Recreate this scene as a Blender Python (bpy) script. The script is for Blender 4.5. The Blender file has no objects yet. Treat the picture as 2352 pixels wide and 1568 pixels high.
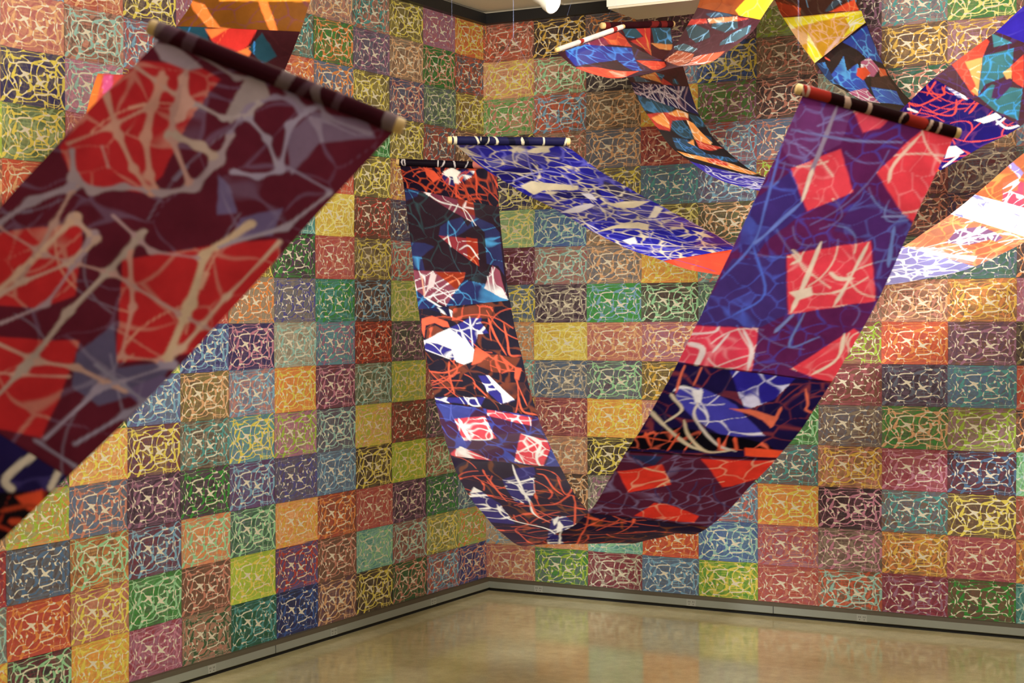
import bpy, math, random
import numpy as np
from mathutils import Matrix, Vector

S = bpy.context.scene
COL = S.collection

# ------------------------------------------------------------------ camera
cam = bpy.data.cameras.new('camera'); cam_ob = bpy.data.objects.new('camera', cam); COL.objects.link(cam_ob)
_rot = Matrix([[0.8742255, -0.0047805, 0.4854966], [0.4854911, 0.0195583, -0.8740228], [-0.0053172, 0.9997973, 0.0194192]]).to_4x4()
cam_ob.matrix_world = Matrix.Translation((5.47468, -9.47995, 1.89561)) @ _rot
cam.sensor_width = 36.0
cam.lens = 56.7309
cam.clip_start = .05
cam.dof.use_dof = True
cam.dof.focus_distance = 9.9
cam.dof.aperture_fstop = 4.6
S.camera = cam_ob
# ------------------------------------------------------------------ world, lights, exposure
w = bpy.data.worlds.new('world'); S.world = w; w.use_nodes = True
w.node_tree.nodes['Background'].inputs[0].default_value = (1.0, .9, .78, 1)
w.node_tree.nodes['Background'].inputs[1].default_value = .12
S.view_settings.view_transform = 'Standard'; S.view_settings.look = 'None'
S.view_settings.exposure = -0.12; S.view_settings.gamma = 1.0; S.view_settings.use_curve_mapping = False

def area(name, loc, target, size, power, color, shape_y=None):
    l = bpy.data.lights.new(name, 'AREA'); l.energy = power; l.color = color; l.size = size
    if shape_y: l.shape = 'RECTANGLE'; l.size_y = shape_y
    o = bpy.data.objects.new(name, l); COL.objects.link(o); o.location = loc
    o.rotation_euler = (Vector(target) - Vector(loc)).to_track_quat('-Z', 'Y').to_euler()
    return o

def spot(name, loc, target, power, angle, blend=.5, color=(1, .93, .82), radius=.05):
    l = bpy.data.lights.new(name, 'SPOT'); l.energy = power; l.color = color
    l.spot_size = math.radians(angle); l.spot_blend = blend; l.shadow_soft_size = radius
    o = bpy.data.objects.new(name, l); COL.objects.link(o); o.location = loc
    o.rotation_euler = (Vector(target) - Vector(loc)).to_track_quat('-Z', 'Y').to_euler()
    return o

WARM = (1, .965, .895)
area('overhead_fill', (4.4, -4.6, 3.78), (4.4, -4.6, 0), 4.2, 140, WARM, 6.0)  # broad overhead area light added as general fill, no fixture
area('rear_ceiling_wash', (5.0, -10.2, 3.78), (4.0, -8.5, 0), 3.6, 75, WARM, 3.0)
spot('wall_wash_left', (3.4, -4.2, 3.7), (0, -2.0, 2.2), 270, 100, 1, WARM, .35)
spot('wall_wash_left_near', (3.4, -6.6, 3.7), (0, -5.0, 2.0), 260, 95, 1, WARM, .35)
spot('wall_wash_right', (3.0, -3.6, 3.7), (2.5, 0, 2.7), 380, 105, 1, WARM, .35)
spot('added_fill_far_right', (6.6, -3.6, 3.6), (3.6, 0, 2.9), 230, 100, 1, WARM, .5)  # added fill that lifts the shadows on the upper right wall
area('added_uplight_fill', (3.2, -5.2, 3.08), (2.9, -4.6, 3.9), 1.6, 110, WARM, 1.6)  # added unseen area light facing up to brighten the ceiling, no real fixture
spot('added_fill_blue', (3.3, -6.0, 3.7), (2.3, -2.6, 2.35), 170, 26, .9, (.97, .97, 1), .15)  # added front fill to brighten the blue banner near its dowel
spot('track_spot_centre', (.9, -4.7, 3.75), (1.2, -2.1, 1.3), 480, 27, .8, (.95, .96, 1), .12)
spot('track_spot_back', (3.3, -2.3, 3.75), (3.8, -4.4, 2.1), 150, 50, .9, (.95, .96, 1), .2)
spot('track_spot_right', (4.4, -3.6, 3.7), (3.75, -1.45, 2.42), 750, 25, .9, (.93, .95, 1), .12)
spot('track_spot_upper', (3.6, -4.0, 3.7), (3.0, -1.6, 3.0), 180, 44, .8, (.93, .95, 1), .15)

# ------------------------------------------------------------------ helpers
def lin(h):
    if isinstance(h, str): c = [int(h[i:i+2], 16) / 255 for i in (0, 2, 4)]
    else: c = [v / 255 for v in h]
    return [v / 12.92 if v <= .04045 else ((v + .055) / 1.055) ** 2.4 for v in c]

def mat(name, color=(.8, .8, .8), rough=.6, metal=0.0, emit=None):
    m = bpy.data.materials.new(name); m.use_nodes = True
    b = m.node_tree.nodes['Principled BSDF']
    b.inputs['Base Color'].default_value = (*color, 1); b.inputs['Roughness'].default_value = rough; b.inputs['Metallic'].default_value = metal
    if emit: b.inputs['Emission Color'].default_value = (*emit[0], 1); b.inputs['Emission Strength'].default_value = emit[1]
    return m

def noisy(m, c1, c2, scale, detail=4, bump=0.0, stretch=(1, 1, 1), coords='Object'):
    nt = m.node_tree; b = nt.nodes['Principled BSDF']
    tc = nt.nodes.new('ShaderNodeTexCoord'); mp = nt.nodes.new('ShaderNodeMapping'); mp.inputs['Scale'].default_value = stretch
    no = nt.nodes.new('ShaderNodeTexNoise'); no.inputs['Scale'].default_value = scale; no.inputs['Detail'].default_value = detail
    mx = nt.nodes.new('ShaderNodeMix'); mx.data_type = 'RGBA'
    mx.inputs['A'].default_value = (*c1, 1); mx.inputs['B'].default_value = (*c2, 1)
    nt.links.new(tc.outputs[coords], mp.inputs[0]); nt.links.new(mp.outputs[0], no.inputs['Vector'])
    nt.links.new(no.outputs['Fac'], mx.inputs['Factor']); nt.links.new(mx.outputs['Result'], b.inputs['Base Color'])
    if bump:
        bp = nt.nodes.new('ShaderNodeBump'); bp.inputs['Strength'].default_value = bump; bp.inputs['Distance'].default_value = .002
        nt.links.new(no.outputs['Fac'], bp.inputs['Height']); nt.links.new(bp.outputs[0], b.inputs['Normal'])
    return m

def mesh_obj(name, verts, faces, m, parent=None, smooth=False):
    me = bpy.data.meshes.new(name); me.from_pydata([tuple(v) for v in verts], [], faces); me.update()
    if m: me.materials.append(m)
    if smooth: me.polygons.foreach_set('use_smooth', [True] * len(me.polygons))
    o = bpy.data.objects.new(name, me); COL.objects.link(o)
    if parent: o.parent = parent
    return o

class MB:
    def __init__(s): s.v = []; s.f = []
    def box(s, x0, x1, y0, y1, z0, z1, M=None):
        n = len(s.v); P = [(x, y, z) for x in (x0, x1) for y in (y0, y1) for z in (z0, z1)]
        if M is not None: P = [tuple(M @ Vector(p)) for p in P]
        s.v += P; s.f += [tuple(n + i for i in q) for q in ((0, 1, 3, 2), (4, 6, 7, 5), (0, 4, 5, 1), (2, 3, 7, 6), (0, 2, 6, 4), (1, 5, 7, 3))]
    def lathe(s, a, b, prof, k=24):
        a = Vector(a); b = Vector(b); d = (b - a).normalized(); q = d.to_track_quat('Z', 'Y')
        X = q @ Vector((1, 0, 0)); Y = q @ Vector((0, 1, 0)); L = (b - a).length; rings = []
        for t, r in prof:
            c = a + d * (t * L); rings.append(len(s.v))
            for i in range(k):
                an = 2 * math.pi * i / k; s.v.append(tuple(c + X * (r * math.cos(an)) + Y * (r * math.sin(an))))
        for i in range(len(rings) - 1):
            for j in range(k):
                s.f.append((rings[i] + j, rings[i] + (j + 1) % k, rings[i + 1] + (j + 1) % k, rings[i + 1] + j))
        s.f.append(tuple(rings[0] + j for j in reversed(range(k)))); s.f.append(tuple(rings[-1] + j for j in range(k)))
    def build(s, name, m, parent=None, smooth=False): return mesh_obj(name, s.v, s.f, m, parent, smooth)

def struct(o): o['kind'] = 'structure'; return o
def thing(name, label, cat, loc=(0, 0, 0), group=None):
    o = bpy.data.objects.new(name, None); COL.objects.link(o); o.location = loc
    o['label'] = label; o['category'] = cat
    if group: o['group'] = group
    return o
def shift(mb, loc): mb.v = [(x - loc[0], y - loc[1], z - loc[2]) for x, y, z in mb.v]; return mb

# ------------------------------------------------------------------ room
H = 3.90
XR, YN = 9.2, -12.6
m_wall = noisy(mat('painted_wall', rough=.8), lin('b7a88f'), lin('c4b69c'), 3)
m_ceil = noisy(mat('ceiling_tile_board', rough=.9), lin('dcd6c6'), lin('e8e2d2'), 40, bump=.3)
m_strip = mat('ceiling_grid_strip', lin('c9bca2'), .5)
m_black = mat('black_trim', lin('1b1a1a'), .5)
m_grey = noisy(mat('raceway_grey_paint', rough=.38), lin('85887c'), lin('8e9185'), 6)
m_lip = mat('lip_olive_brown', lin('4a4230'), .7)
m_dark = mat('recess_black', lin('0b0a09'), .8)
m_white = mat('white_enamel', lin('d9d3c3'), .4)
m_wood = noisy(mat('dowel_wood', rough=.5), lin('d6b87c'), lin('b98f52'), 30, stretch=(1, 1, .2))
m_outlet = mat('outlet_plastic', lin('9c9d92'), .35)

# polished concrete
m_floor = mat('polished_concrete', rough=.16)
nt = m_floor.node_tree; bs = nt.nodes['Principled BSDF']
tc = nt.nodes.new('ShaderNodeTexCoord')
def N(kind, **kw):
    n = nt.nodes.new(kind)
    for k, v in kw.items(): n.inputs[k].default_value = v
    return n
n1 = N('ShaderNodeTexNoise', Scale=1.1, Detail=6, Roughness=.62); n2 = N('ShaderNodeTexNoise', Scale=14, Detail=6, Roughness=.7); n3 = N('ShaderNodeTexNoise', Scale=160, Detail=2)
for n in (n1, n2, n3): nt.links.new(tc.outputs['Object'], n.inputs['Vector'])
r1 = nt.nodes.new('ShaderNodeValToRGB'); e = r1.color_ramp.elements
e[0].position = .30; e[0].color = (*lin('a09368'), 1); e[1].position = .70; e[1].color = (*lin('c6bb90'), 1)
x = e.new(.5); x.color = (*lin('b3a87c'), 1)
mx = nt.nodes.new('ShaderNodeMix'); mx.data_type = 'RGBA'; mx.blend_type = 'OVERLAY'; mx.inputs['Factor'].default_value = .35
mx2 = nt.nodes.new('ShaderNodeMix'); mx2.data_type = 'RGBA'; mx2.blend_type = 'OVERLAY'; mx2.inputs['Factor'].default_value = .25
nt.links.new(n1.outputs['Fac'], r1.inputs[0]); nt.links.new(r1.outputs[0], mx.inputs['A']); nt.links.new(n2.outputs['Fac'], mx.inputs['B'])
nt.links.new(mx.outputs['Result'], mx2.inputs['A']); nt.links.new(n3.outputs['Fac'], mx2.inputs['B']); nt.links.new(mx2.outputs['Result'], bs.inputs['Base Color'])
mr = nt.nodes.new('ShaderNodeMapRange'); mr.inputs['To Min'].default_value = .05; mr.inputs['To Max'].default_value = .13
nt.links.new(n2.outputs['Fac'], mr.inputs['Value']); nt.links.new(mr.outputs[0], bs.inputs['Roughness'])
bp = nt.nodes.new('ShaderNodeBump'); bs.inputs['IOR'].default_value = 1.62; bp.inputs['Strength'].default_value = .04; bp.inputs['Distance'].default_value = .004
nt.links.new(n2.outputs['Fac'], bp.inputs['Height']); nt.links.new(bp.outputs[0], bs.inputs['Normal'])

b = MB(); b.box(-.2, XR + .2, YN - .2, .2, -.15, 0); struct(b.build('floor', m_floor))
b = MB(); b.box(-.2, XR + .2, YN - .2, .2, H + .02, H + .2); ceiling = struct(b.build('ceiling', m_ceil))
b = MB(); b.box(-.15, 0, YN, 0, 0, H + .02); wall_left = struct(b.build('wall_left', m_wall))
b = MB(); b.box(-.15, XR + .15, 0, .15, 0, H + .02); wall_right = struct(b.build('wall_right', m_wall))
b = MB(); b.box(XR, XR + .15, YN, 0, 0, H + .02); struct(b.build('wall_far_right', m_wall))
b = MB(); b.box(-.15, XR + .15, YN - .15, YN, 0, H + .02); struct(b.build('wall_back', m_wall))

# ceiling tiles in a grid, each a piece of the ceiling
b = MB(); TW = .61; g = .008
b.box(g, TW - g, g, TW * 2 - g, 0, .018); tile = b.build('ceiling_tile', m_ceil, ceiling)
first = True; rnd = random.Random(4)
for i in range(15):
    for j in range(8):
        o = tile if first else tile.copy()
        if not first: COL.objects.link(o)
        first = False; o.location = (.01 + i * TW, -.02 - (j + 1) * TW * 2, H - .002 + rnd.uniform(0, .003))
b = MB()
for i in range(16): b.box(.01 + i * TW - .012, .01 + i * TW + .012, -9.78, -.02, H - .012, H + .02)
for j in range(9): b.box(0, XR, -.02 - j * 2 * TW - .012, -.02 - j * 2 * TW + .012, H - .0118, H + .0198)
gs = b.build('ceiling_grid', m_strip, ceiling); gs['kind'] = 'stuff'
# black shadow trim along the head of both walls
b = MB(); b.box(0, .05, YN, 0, H - .083, H - .013); struct(b.build('trim_1', m_black))
b = MB(); b.box(.05, XR, -.05, 0, H - .083, H - .013); struct(b.build('trim_2', m_black))

# raceway baseboards with outlets
def raceway(name, left):
    sgn = (lambda a, t: (t, -a)) if left else (lambda a, t: (a, -t))
    L = -YN if left else XR
    prof = [(.0, .019), (.046, .019), (.050, .023), (.050, .064), (.032, .082), (.0, .082)]
    v = []; k = len(prof)
    for a in (.0, L):
        for t, z in prof:
            aa = a + (t if a == 0 else 0)      # mitred in the corner
            v.append((*sgn(aa, t), z))
    f = [(i, (i + 1) % k, k + (i + 1) % k, k + i) for i in range(k)] + [tuple(range(k)), tuple(range(2 * k - 1, k - 1, -1))]
    base = struct(mesh_obj(name, v, f, m_grey))
    bm = MB(); 
    if left: bm.box(0, .036, -L, -.036, 0, .019)
    else: bm.box(.036, L, -.036, 0, 0, .019)
    bm.build('toe_gap_shade', m_dark, base)  # black filler puts the shadow line under the raceway into colour
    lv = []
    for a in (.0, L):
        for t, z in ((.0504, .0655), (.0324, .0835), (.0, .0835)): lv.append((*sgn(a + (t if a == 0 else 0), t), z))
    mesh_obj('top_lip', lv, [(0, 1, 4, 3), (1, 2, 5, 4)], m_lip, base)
    return base, sgn
OUT = {True: [(-1, 0)], False: [(-1, 0)]}
def outlets(base, sgn, left, pos, seams):
    for k, a in enumerate(pos):
        def P(a0, a1, t0, t1, z0, z1, mb):
            if left: mb.box(t0, t1, -a1, -a0, z0, z1)
            else: mb.box(a0, a1, -t1, -t0, z0, z1)
        mb = MB(); P(a - .032, a + .032, .050, .0535, .022, .063, mb); o = mb.build('outlet', m_outlet if k != 9 else m_dark, base)
        mb = MB()
        for c in (-.014, .014):
            P(a + c - .006, a + c - .0035, .0535, .054, .044, .053, mb); P(a + c + .0035, a + c + .006, .0535, .054, .044, .053, mb); P(a + c - .002, a + c + .002, .0535, .054, .030, .035, mb)
        mb.build('outlet_slots', m_dark, o)
    for a in seams:
        mb = MB()
        if left: mb.box(.0495, .0508, -a - .002, -a + .002, .018, .0655)
        else: mb.box(a - .002, a + .002, -.0508, -.0495, .018, .0655)
        mb.build('cover_joint', m_dark, base)
bl, sl = raceway('baseboard_left', True); br, sr = raceway('baseboard_right', False)
outlets(bl, sl, True, [0.766, 1.858, 2.946], [2.404])
outlets(br, sr, False, [0.429, 1.523, 2.624], [2.066])

# ------------------------------------------------------------------ printed sheets on the walls
# one block print, traced as tapering strokes: (x, y, half width) in print units (0..1960, 0..1375)
WEB = """
205,285,14 330,280,16 420,285,25 530,270,12 700,265,12 820,225,16 920,190,28 1000,205,14 1200,200,12 1350,215,14 1480,190,22 1520,170,25
205,185,12 390,190,12 420,250,18 420,330,26 410,400,36
450,235,16 500,250,16
530,290,14 520,360,10 500,420,16
410,400,36 500,345,14 560,340,30 590,400,45 700,400,30 830,395,26
600,420,28 615,500,25
390,420,14 320,500,20 310,590,20 330,680,12 380,780,14 430,860,22 420,930,45
205,600,13 300,595,18
290,400,9 255,480,9 235,590,12
210,300,7 212,600,10
440,440,18 500,530,26 560,545,26 700,530,25 780,490,28 900,470,24 1050,465,27 1180,465,28 1260,435,36 1400,390,34 1510,345,28 1680,335,28 1900,320,28
1790,350,42 1850,390,48 1850,450,20
520,560,42 490,620,42 460,680,20 455,740,22 500,800,32 485,870,24 470,930,20 420,940,30
840,350,33 900,315,26 980,300,18 1100,290,12 1250,285,12 1400,270,14 1480,300,14
860,340,26 960,370,16 1040,400,15 1090,450,25
1400,235,14 1480,250,20 1500,290,22 1570,300,42 1660,325,30
1530,170,25 1570,190,12 1575,260,12 1590,300,20
2160,120,14 2060,165,28 1970,220,28 1930,270,24 1900,320,28 1960,335,26 2030,360,33 2080,410,25 2130,470,20 2170,530,22
1960,330,14 2050,325,14 2165,310,14 2150,250,13 2080,190,12
1910,330,24 1890,420,24 1850,465,28 1780,495,18 1600,495,18 1560,505,38 1480,490,33 1400,475,26 1250,470,28
1590,500,18 1580,550,18 1640,575,25 1700,600,20
1530,360,20 1480,410,22 1400,470,22 1350,560,22 1320,640,20 1310,720,18 1340,780,25 1400,840,40 1430,880,50
1910,330,20 1990,390,16 1940,440,25 1910,480,40 1980,560,33 2070,640,28 2140,700,35
1900,480,28 1900,560,20 1905,640,38 1890,700,33 1790,720,30 1750,700,22
1700,600,20 1740,590,18 1800,600,33 1870,600,30 1910,660,33
1700,610,22 1770,640,20 1700,700,33 1720,740,28 1790,765,14
1560,600,16 1630,600,14 1700,600,14
1540,680,48 1490,730,24 1400,745,18 1370,750,14
1620,680,30 1660,760,42 1660,820,42 1640,880,30 1600,960,42 1580,1010,38
1170,480,28 1160,560,25 1140,640,22 1130,700,18 1140,760,23 1160,850,15 1165,940,18
1180,760,18 1260,765,18 1300,780,22 1330,850,30 1380,900,45
700,570,25 780,590,18 820,650,20 870,700,25 940,730,40 1020,740,40 1100,740,28
980,770,50 940,745,45
960,760,45 900,790,35 830,830,33 770,840,18
980,780,40 1010,820,36 1040,870,25 1070,930,25 1120,940,25
1060,800,18 1050,860,20 1100,905,36 1140,870,28
700,570,26 670,640,28 640,720,42 600,800,48 570,870,42 620,920,25 650,970,33 690,1050,28 710,1120,20 730,1180,15
650,980,25 600,1030,18 570,1060,16
600,850,30 700,810,28 760,820,18 830,830,25
420,930,45 360,920,28 300,970,28 250,1010,25 205,980,18
205,700,10 280,790,12 350,880,14 400,920,24
410,980,14 370,1090,12 330,1200,16 310,1290,22 350,1345,25 400,1365,22 440,1390,18 520,1430,18 640,1440,18
490,950,22 560,1040,22 610,1100,14 660,1165,18 700,1180,25
400,1340,28 470,1270,25 560,1195,25 650,1180,25 740,1195,25 770,1200,18 775,1140,15 785,1080,16 810,1050,25 820,990,44 810,940,25 795,880,12
350,1355,33 290,1420,54 230,1480,32
225,1450,12 290,1500,12
720,1220,52 740,1290,52 860,1280,22 960,1220,22 1010,1180,30 1090,1150,38 1140,1090,44 1130,1020,48 1100,965,30 1020,970,20 930,920,16 860,870,16
730,1300,50 700,1370,48 650,1450,44 590,1520,33
700,1350,30 780,1345,22 870,1350,24 990,1370,24 1100,1350,27 1170,1290,28 1240,1235,33 1400,1210,26 1550,1210,30 1650,1180,30 1750,1160,28 1850,1165,28 1920,1190,28
640,1440,20 760,1455,16 870,1430,16 980,1440,15 1130,1420,14 1250,1405,16 1310,1370,20 1340,1330,20
870,1380,18 870,1440,16 860,1500,16 840,1530,14
1290,1240,28 1310,1290,18 1340,1330,20 1430,1340,16 1520,1350,22 1560,1390,38 1640,1410,18 1800,1420,15 1960,1425,14 2010,1400,12 2040,1350,14
1550,1400,28 1550,1530,16
1640,1215,14 1640,1340,13 1630,1470,15 1640,1530,12
1860,1280,14 1840,1360,14 1830,1430,18 1830,1530,18
1560,1410,20 1640,1460,14 1780,1480,14 1900,1475,14 2000,1440,14
1960,1510,17 2060,1450,14 2100,1430,28 2160,1500,25
1460,1240,10 1460,1320,10
1205,1120,33 1205,1050,33 1160,1040,30
1205,1060,30 1280,1010,33 1370,1000,28
1235,1070,24 1230,1140,18 1240,1200,25
1430,930,66 1350,920,40 1290,970,28
1430,930,55 1520,870,33 1600,860,18
1440,960,40 1500,980,38 1580,1000,40 1620,1050,32 1660,1100,33 1650,1165,25
1440,1000,18 1440,1060,16 1460,1110,14 1465,1180,16
1240,1085,18 1380,1085,15 1460,1078,26 1530,1070,18 1600,1085,22 1660,1090,20
1240,1170,12 1350,1165,14 1465,1170,16 1640,1170,14
1960,690,22 1945,760,28 1940,850,25 1960,920,22 1950,980,25 1970,1040,33 1980,1120,42 1940,1190,33 1880,1190,25
1880,740,16 1880,820,18 1860,900,38 1900,960,26 1940,1020,20
1870,980,20 1800,1040,20 1720,1100,20 1670,1110,24
2000,710,16 2060,715,18 2140,700,33 2125,780,42 2125,870,42 2120,980,38 2090,1060,28 2070,1120,18 2050,1200,14 2020,1250,14 1950,1250,14 1890,1225,18 1860,1180,20
2060,870,14 2110,930,16 2160,1000,16
1990,890,26 2060,880,18
1985,900,12 1995,980,12 1980,1050,25 2010,1150,20 2030,1220,25 2060,1310,28 2090,1400,28 2120,1440,20
2162,700,9 2162,1000,9
1780,1200,17 1830,1220,17 1890,1230,18
"""
def web_field(nx, ny):
    X, Y = np.meshgrid(np.linspace(205, 2165, nx), np.linspace(1530, 155, ny))   # row 0 = bottom
    acc = np.full(X.shape, 1e9)
    for ln in WEB.strip().split('\n'):
        pts = [tuple(map(float, q.split(','))) for q in ln.split()]
        for (x0, y0, r0), (x1, y1, r1) in zip(pts[:-1], pts[1:]):
            dx, dy = x1 - x0, y1 - y0; t = np.clip(((X - x0) * dx + (Y - y0) * dy) / (dx * dx + dy * dy), 0, 1)
            dd = np.hypot(X - x0 - t * dx, Y - y0 - t * dy) - (r0 + (r1 - r0) * t)
            h = np.clip(.5 + .5 * (acc - dd) / 14, 0, 1)
            acc = acc * (1 - h) + dd * h - 14 * h * (1 - h)
    return acc
NX, NY = 128, 88
W1 = web_field(NX, NY); W2 = W1[::-1, ::-1]

CW, RH = 0.39146, .25
def sheet_mesh(name, wrap=None, width=CW + .003, curl=(.003, .002)):
    """a thin sheet standing in local x (width) and z (height), face towards -y; wrap = x of the inside corner"""
    u = np.linspace(0, 1, NX); v = np.linspace(0, 1, NY); U, V = np.meshgrid(u, v)
    x = U * width; z = V * (RH + .002)
    d = .0015 + curl[0] * np.abs(2 * U - 1) ** 6 + curl[1] * np.abs(2 * V - 1) ** 8 + .0009 * np.sin(U * 5 + V * 3)
    y = -d
    if wrap is not None:       # folds round the inside corner onto the next wall
        over = np.clip(x - wrap, 0, None); x2 = np.minimum(x, wrap) - np.where(over > 0, d, 0); y = np.where(over > 0, -over - .002, y); x = x2
    verts = np.stack([x, y, z], -1).reshape(-1, 3)
    me = bpy.data.meshes.new(name)
    idx = np.arange(NX * NY).reshape(NY, NX)
    q = np.stack([idx[:-1, :-1], idx[:-1, 1:], idx[1:, 1:], idx[1:, :-1]], -1).reshape(-1, 4)
    me.vertices.add(len(verts)); me.vertices.foreach_set('co', verts.ravel().astype('f'))
    me.loops.add(q.size); me.loops.foreach_set('vertex_index', q.ravel().astype('i'))
    me.polygons.add(len(q)); me.polygons.foreach_set('loop_start', np.arange(0, q.size, 4, dtype='i')); me.polygons.foreach_set('use_smooth', np.ones(len(q), bool))
    me.update(calc_edges=True)
    for nm, A in (('web_a', W1), ('web_b', W2), ('web_c', W1[:, ::-1])):
        at = me.attributes.new(nm, 'FLOAT', 'POINT'); at.data.foreach_set('value', A.ravel().astype('f'))
    at = me.attributes.new('suv', 'FLOAT_VECTOR', 'POINT'); at.data.foreach_set('vector', np.stack([U, V, U * 0], -1).ravel().astype('f'))
    me.materials.append(m_sheet)
    return me

m_sheet = mat('block_printed_paper', rough=.62)
nt = m_sheet.node_tree; bs = nt.nodes['Principled BSDF']; bs.inputs['Specular IOR Level'].default_value = .25
def attr(nm, typ='GEOMETRY'):
    a = nt.nodes.new('ShaderNodeAttribute'); a.attribute_name = nm; a.attribute_type = typ; return a
def mask(src, c=-5.0):
    r = nt.nodes.new('ShaderNodeMapRange'); r.inputs['From Min'].default_value = c + 4.5; r.inputs['From Max'].default_value = c - 4.5
    nt.links.new(src.outputs['Fac'], r.inputs['Value']); return r.outputs[0]
def mix(f, a, b, blend='MIX'):
    m = nt.nodes.new('ShaderNodeMix'); m.data_type = 'RGBA'; m.blend_type = blend
    for s, t in ((f, 'Factor'), (a, 'A'), (b, 'B')):
        if isinstance(s, (int, float)): m.inputs[t].default_value = s
        elif isinstance(s, (tuple, list)): m.inputs[t].default_value = (*s, 1)
        else: nt.links.new(s, m.inputs[t])
    return m.outputs['Result']
ga, gb = attr('web_a'), attr('web_b')
a = mask(ga); bb = mask(gb); a2 = mask(ga, -7.5); b2 = mask(gb, -8.5); gc = mask(attr('web_c'), -9.0)
cb, ca, cw = attr('col_base', 'OBJECT').outputs['Color'], attr('col_alt', 'OBJECT').outputs['Color'], attr('col_web', 'OBJECT').outputs['Color']
uv = attr('suv').outputs['Vector']
oi = nt.nodes.new('ShaderNodeObjectInfo'); va = nt.nodes.new('ShaderNodeVectorMath'); va.operation = 'ADD'
sc = nt.nodes.new('ShaderNodeVectorMath'); sc.operation = 'SCALE'; sc.inputs['Scale'].default_value = 37.0
cx = nt.nodes.new('ShaderNodeCombineXYZ'); nt.links.new(oi.outputs['Random'], cx.inputs[0]); nt.links.new(oi.outputs['Random'], cx.inputs[2])
nt.links.new(cx.outputs[0], sc.inputs[0]); nt.links.new(sc.outputs[0], va.inputs[0]); nt.links.new(uv, va.inputs[1])
nz = N('ShaderNodeTexNoise', Scale=3.2, Detail=3, Roughness=.6); nt.links.new(va.outputs[0], nz.inputs['Vector'])
nb = N('ShaderNodeTexNoise', Scale=16, Detail=5, Roughness=.65); nt.links.new(va.outputs[0], nb.inputs['Vector'])
rr = nt.nodes.new('ShaderNodeMapRange'); rr.inputs['From Min'].default_value = .40; rr.inputs['From Max'].default_value = .60; nt.links.new(nz.outputs['Fac'], rr.inputs['Value'])
mk = nt.nodes.new('ShaderNodeMath'); mk.operation = 'MULTIPLY'; nt.links.new(rr.outputs[0], mk.inputs[0]); mk.inputs[1].default_value = .5
cell = mix(mk.outputs[0], cb, ca)
nw = N('ShaderNodeTexNoise', Scale=2.1, Detail=2, Roughness=.5)
va2 = nt.nodes.new('ShaderNodeVectorMath'); va2.operation = 'ADD'; va2.inputs[1].default_value = (5.2, 1.3, 8.1)
nt.links.new(va.outputs[0], va2.inputs[0]); nt.links.new(va2.outputs[0], nw.inputs['Vector'])
rw = nt.nodes.new('ShaderNodeMapRange'); rw.inputs['From Min'].default_value = .45; rw.inputs['From Max'].default_value = .68; rw.inputs['To Max'].default_value = .18; nt.links.new(nw.outputs['Fac'], rw.inputs['Value'])
cell = mix(rw.outputs[0], cell, cw)
cell = mix(.035, cell, tuple(lin('c8b890')))
cell = mix(bb, cell, mix(.7, cell, ca))
cell = mix(gc, cell, mix(.10, cell, cw))
ink = mix(a, cell, cw)
ab = nt.nodes.new('ShaderNodeMath'); ab.operation = 'MULTIPLY'; nt.links.new(a2, ab.inputs[0]); nt.links.new(b2, ab.inputs[1])
val = nt.nodes.new('ShaderNodeMapRange'); val.inputs['From Min'].default_value = .3; val.inputs['From Max'].default_value = .7; val.inputs['To Min'].default_value = .82; val.inputs['To Max'].default_value = 1.16
nt.links.new(nb.outputs['Fac'], val.inputs['Value'])
hs = nt.nodes.new('ShaderNodeHueSaturation'); nt.links.new(val.outputs[0], hs.inputs['Value']); nt.links.new(ink, hs.inputs['Color'])
fin = mix(ab.outputs[0], hs.outputs[0], tuple(lin('dad0b6')))
nt.links.new(fin, bs.inputs['Base Color'])

PAL = dict(nv=(43,38,88), vb=(78,76,138), sl=(92,98,112), sb=(112,158,182), dn=(74,104,138), bl=(52,84,150), db=(28,44,80), te=(72,146,140), dt=(34,92,84), aq=(140,184,170),
 mi=(140,196,140), gr=(52,136,48), dg=(30,86,44), fo=(64,92,60), li=(154,182,40), sg=(140,160,106), ol=(120,110,52), ye=(216,196,60), go=(212,166,44), po=(214,126,46), pe=(212,158,104),
 sa=(190,118,94), re=(172,56,42), ro=(200,76,32), ma=(108,40,54), dm=(60,28,40), pl=(88,60,86), pu=(84,50,108), mv=(148,98,122), pk=(186,116,136), rs=(160,80,84), br=(112,74,54),
 um=(84,66,56), ta=(136,120,98), ge=(165,154,132), dk=(48,36,46), cr=(140,36,60), ly=(226,214,110))
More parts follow.
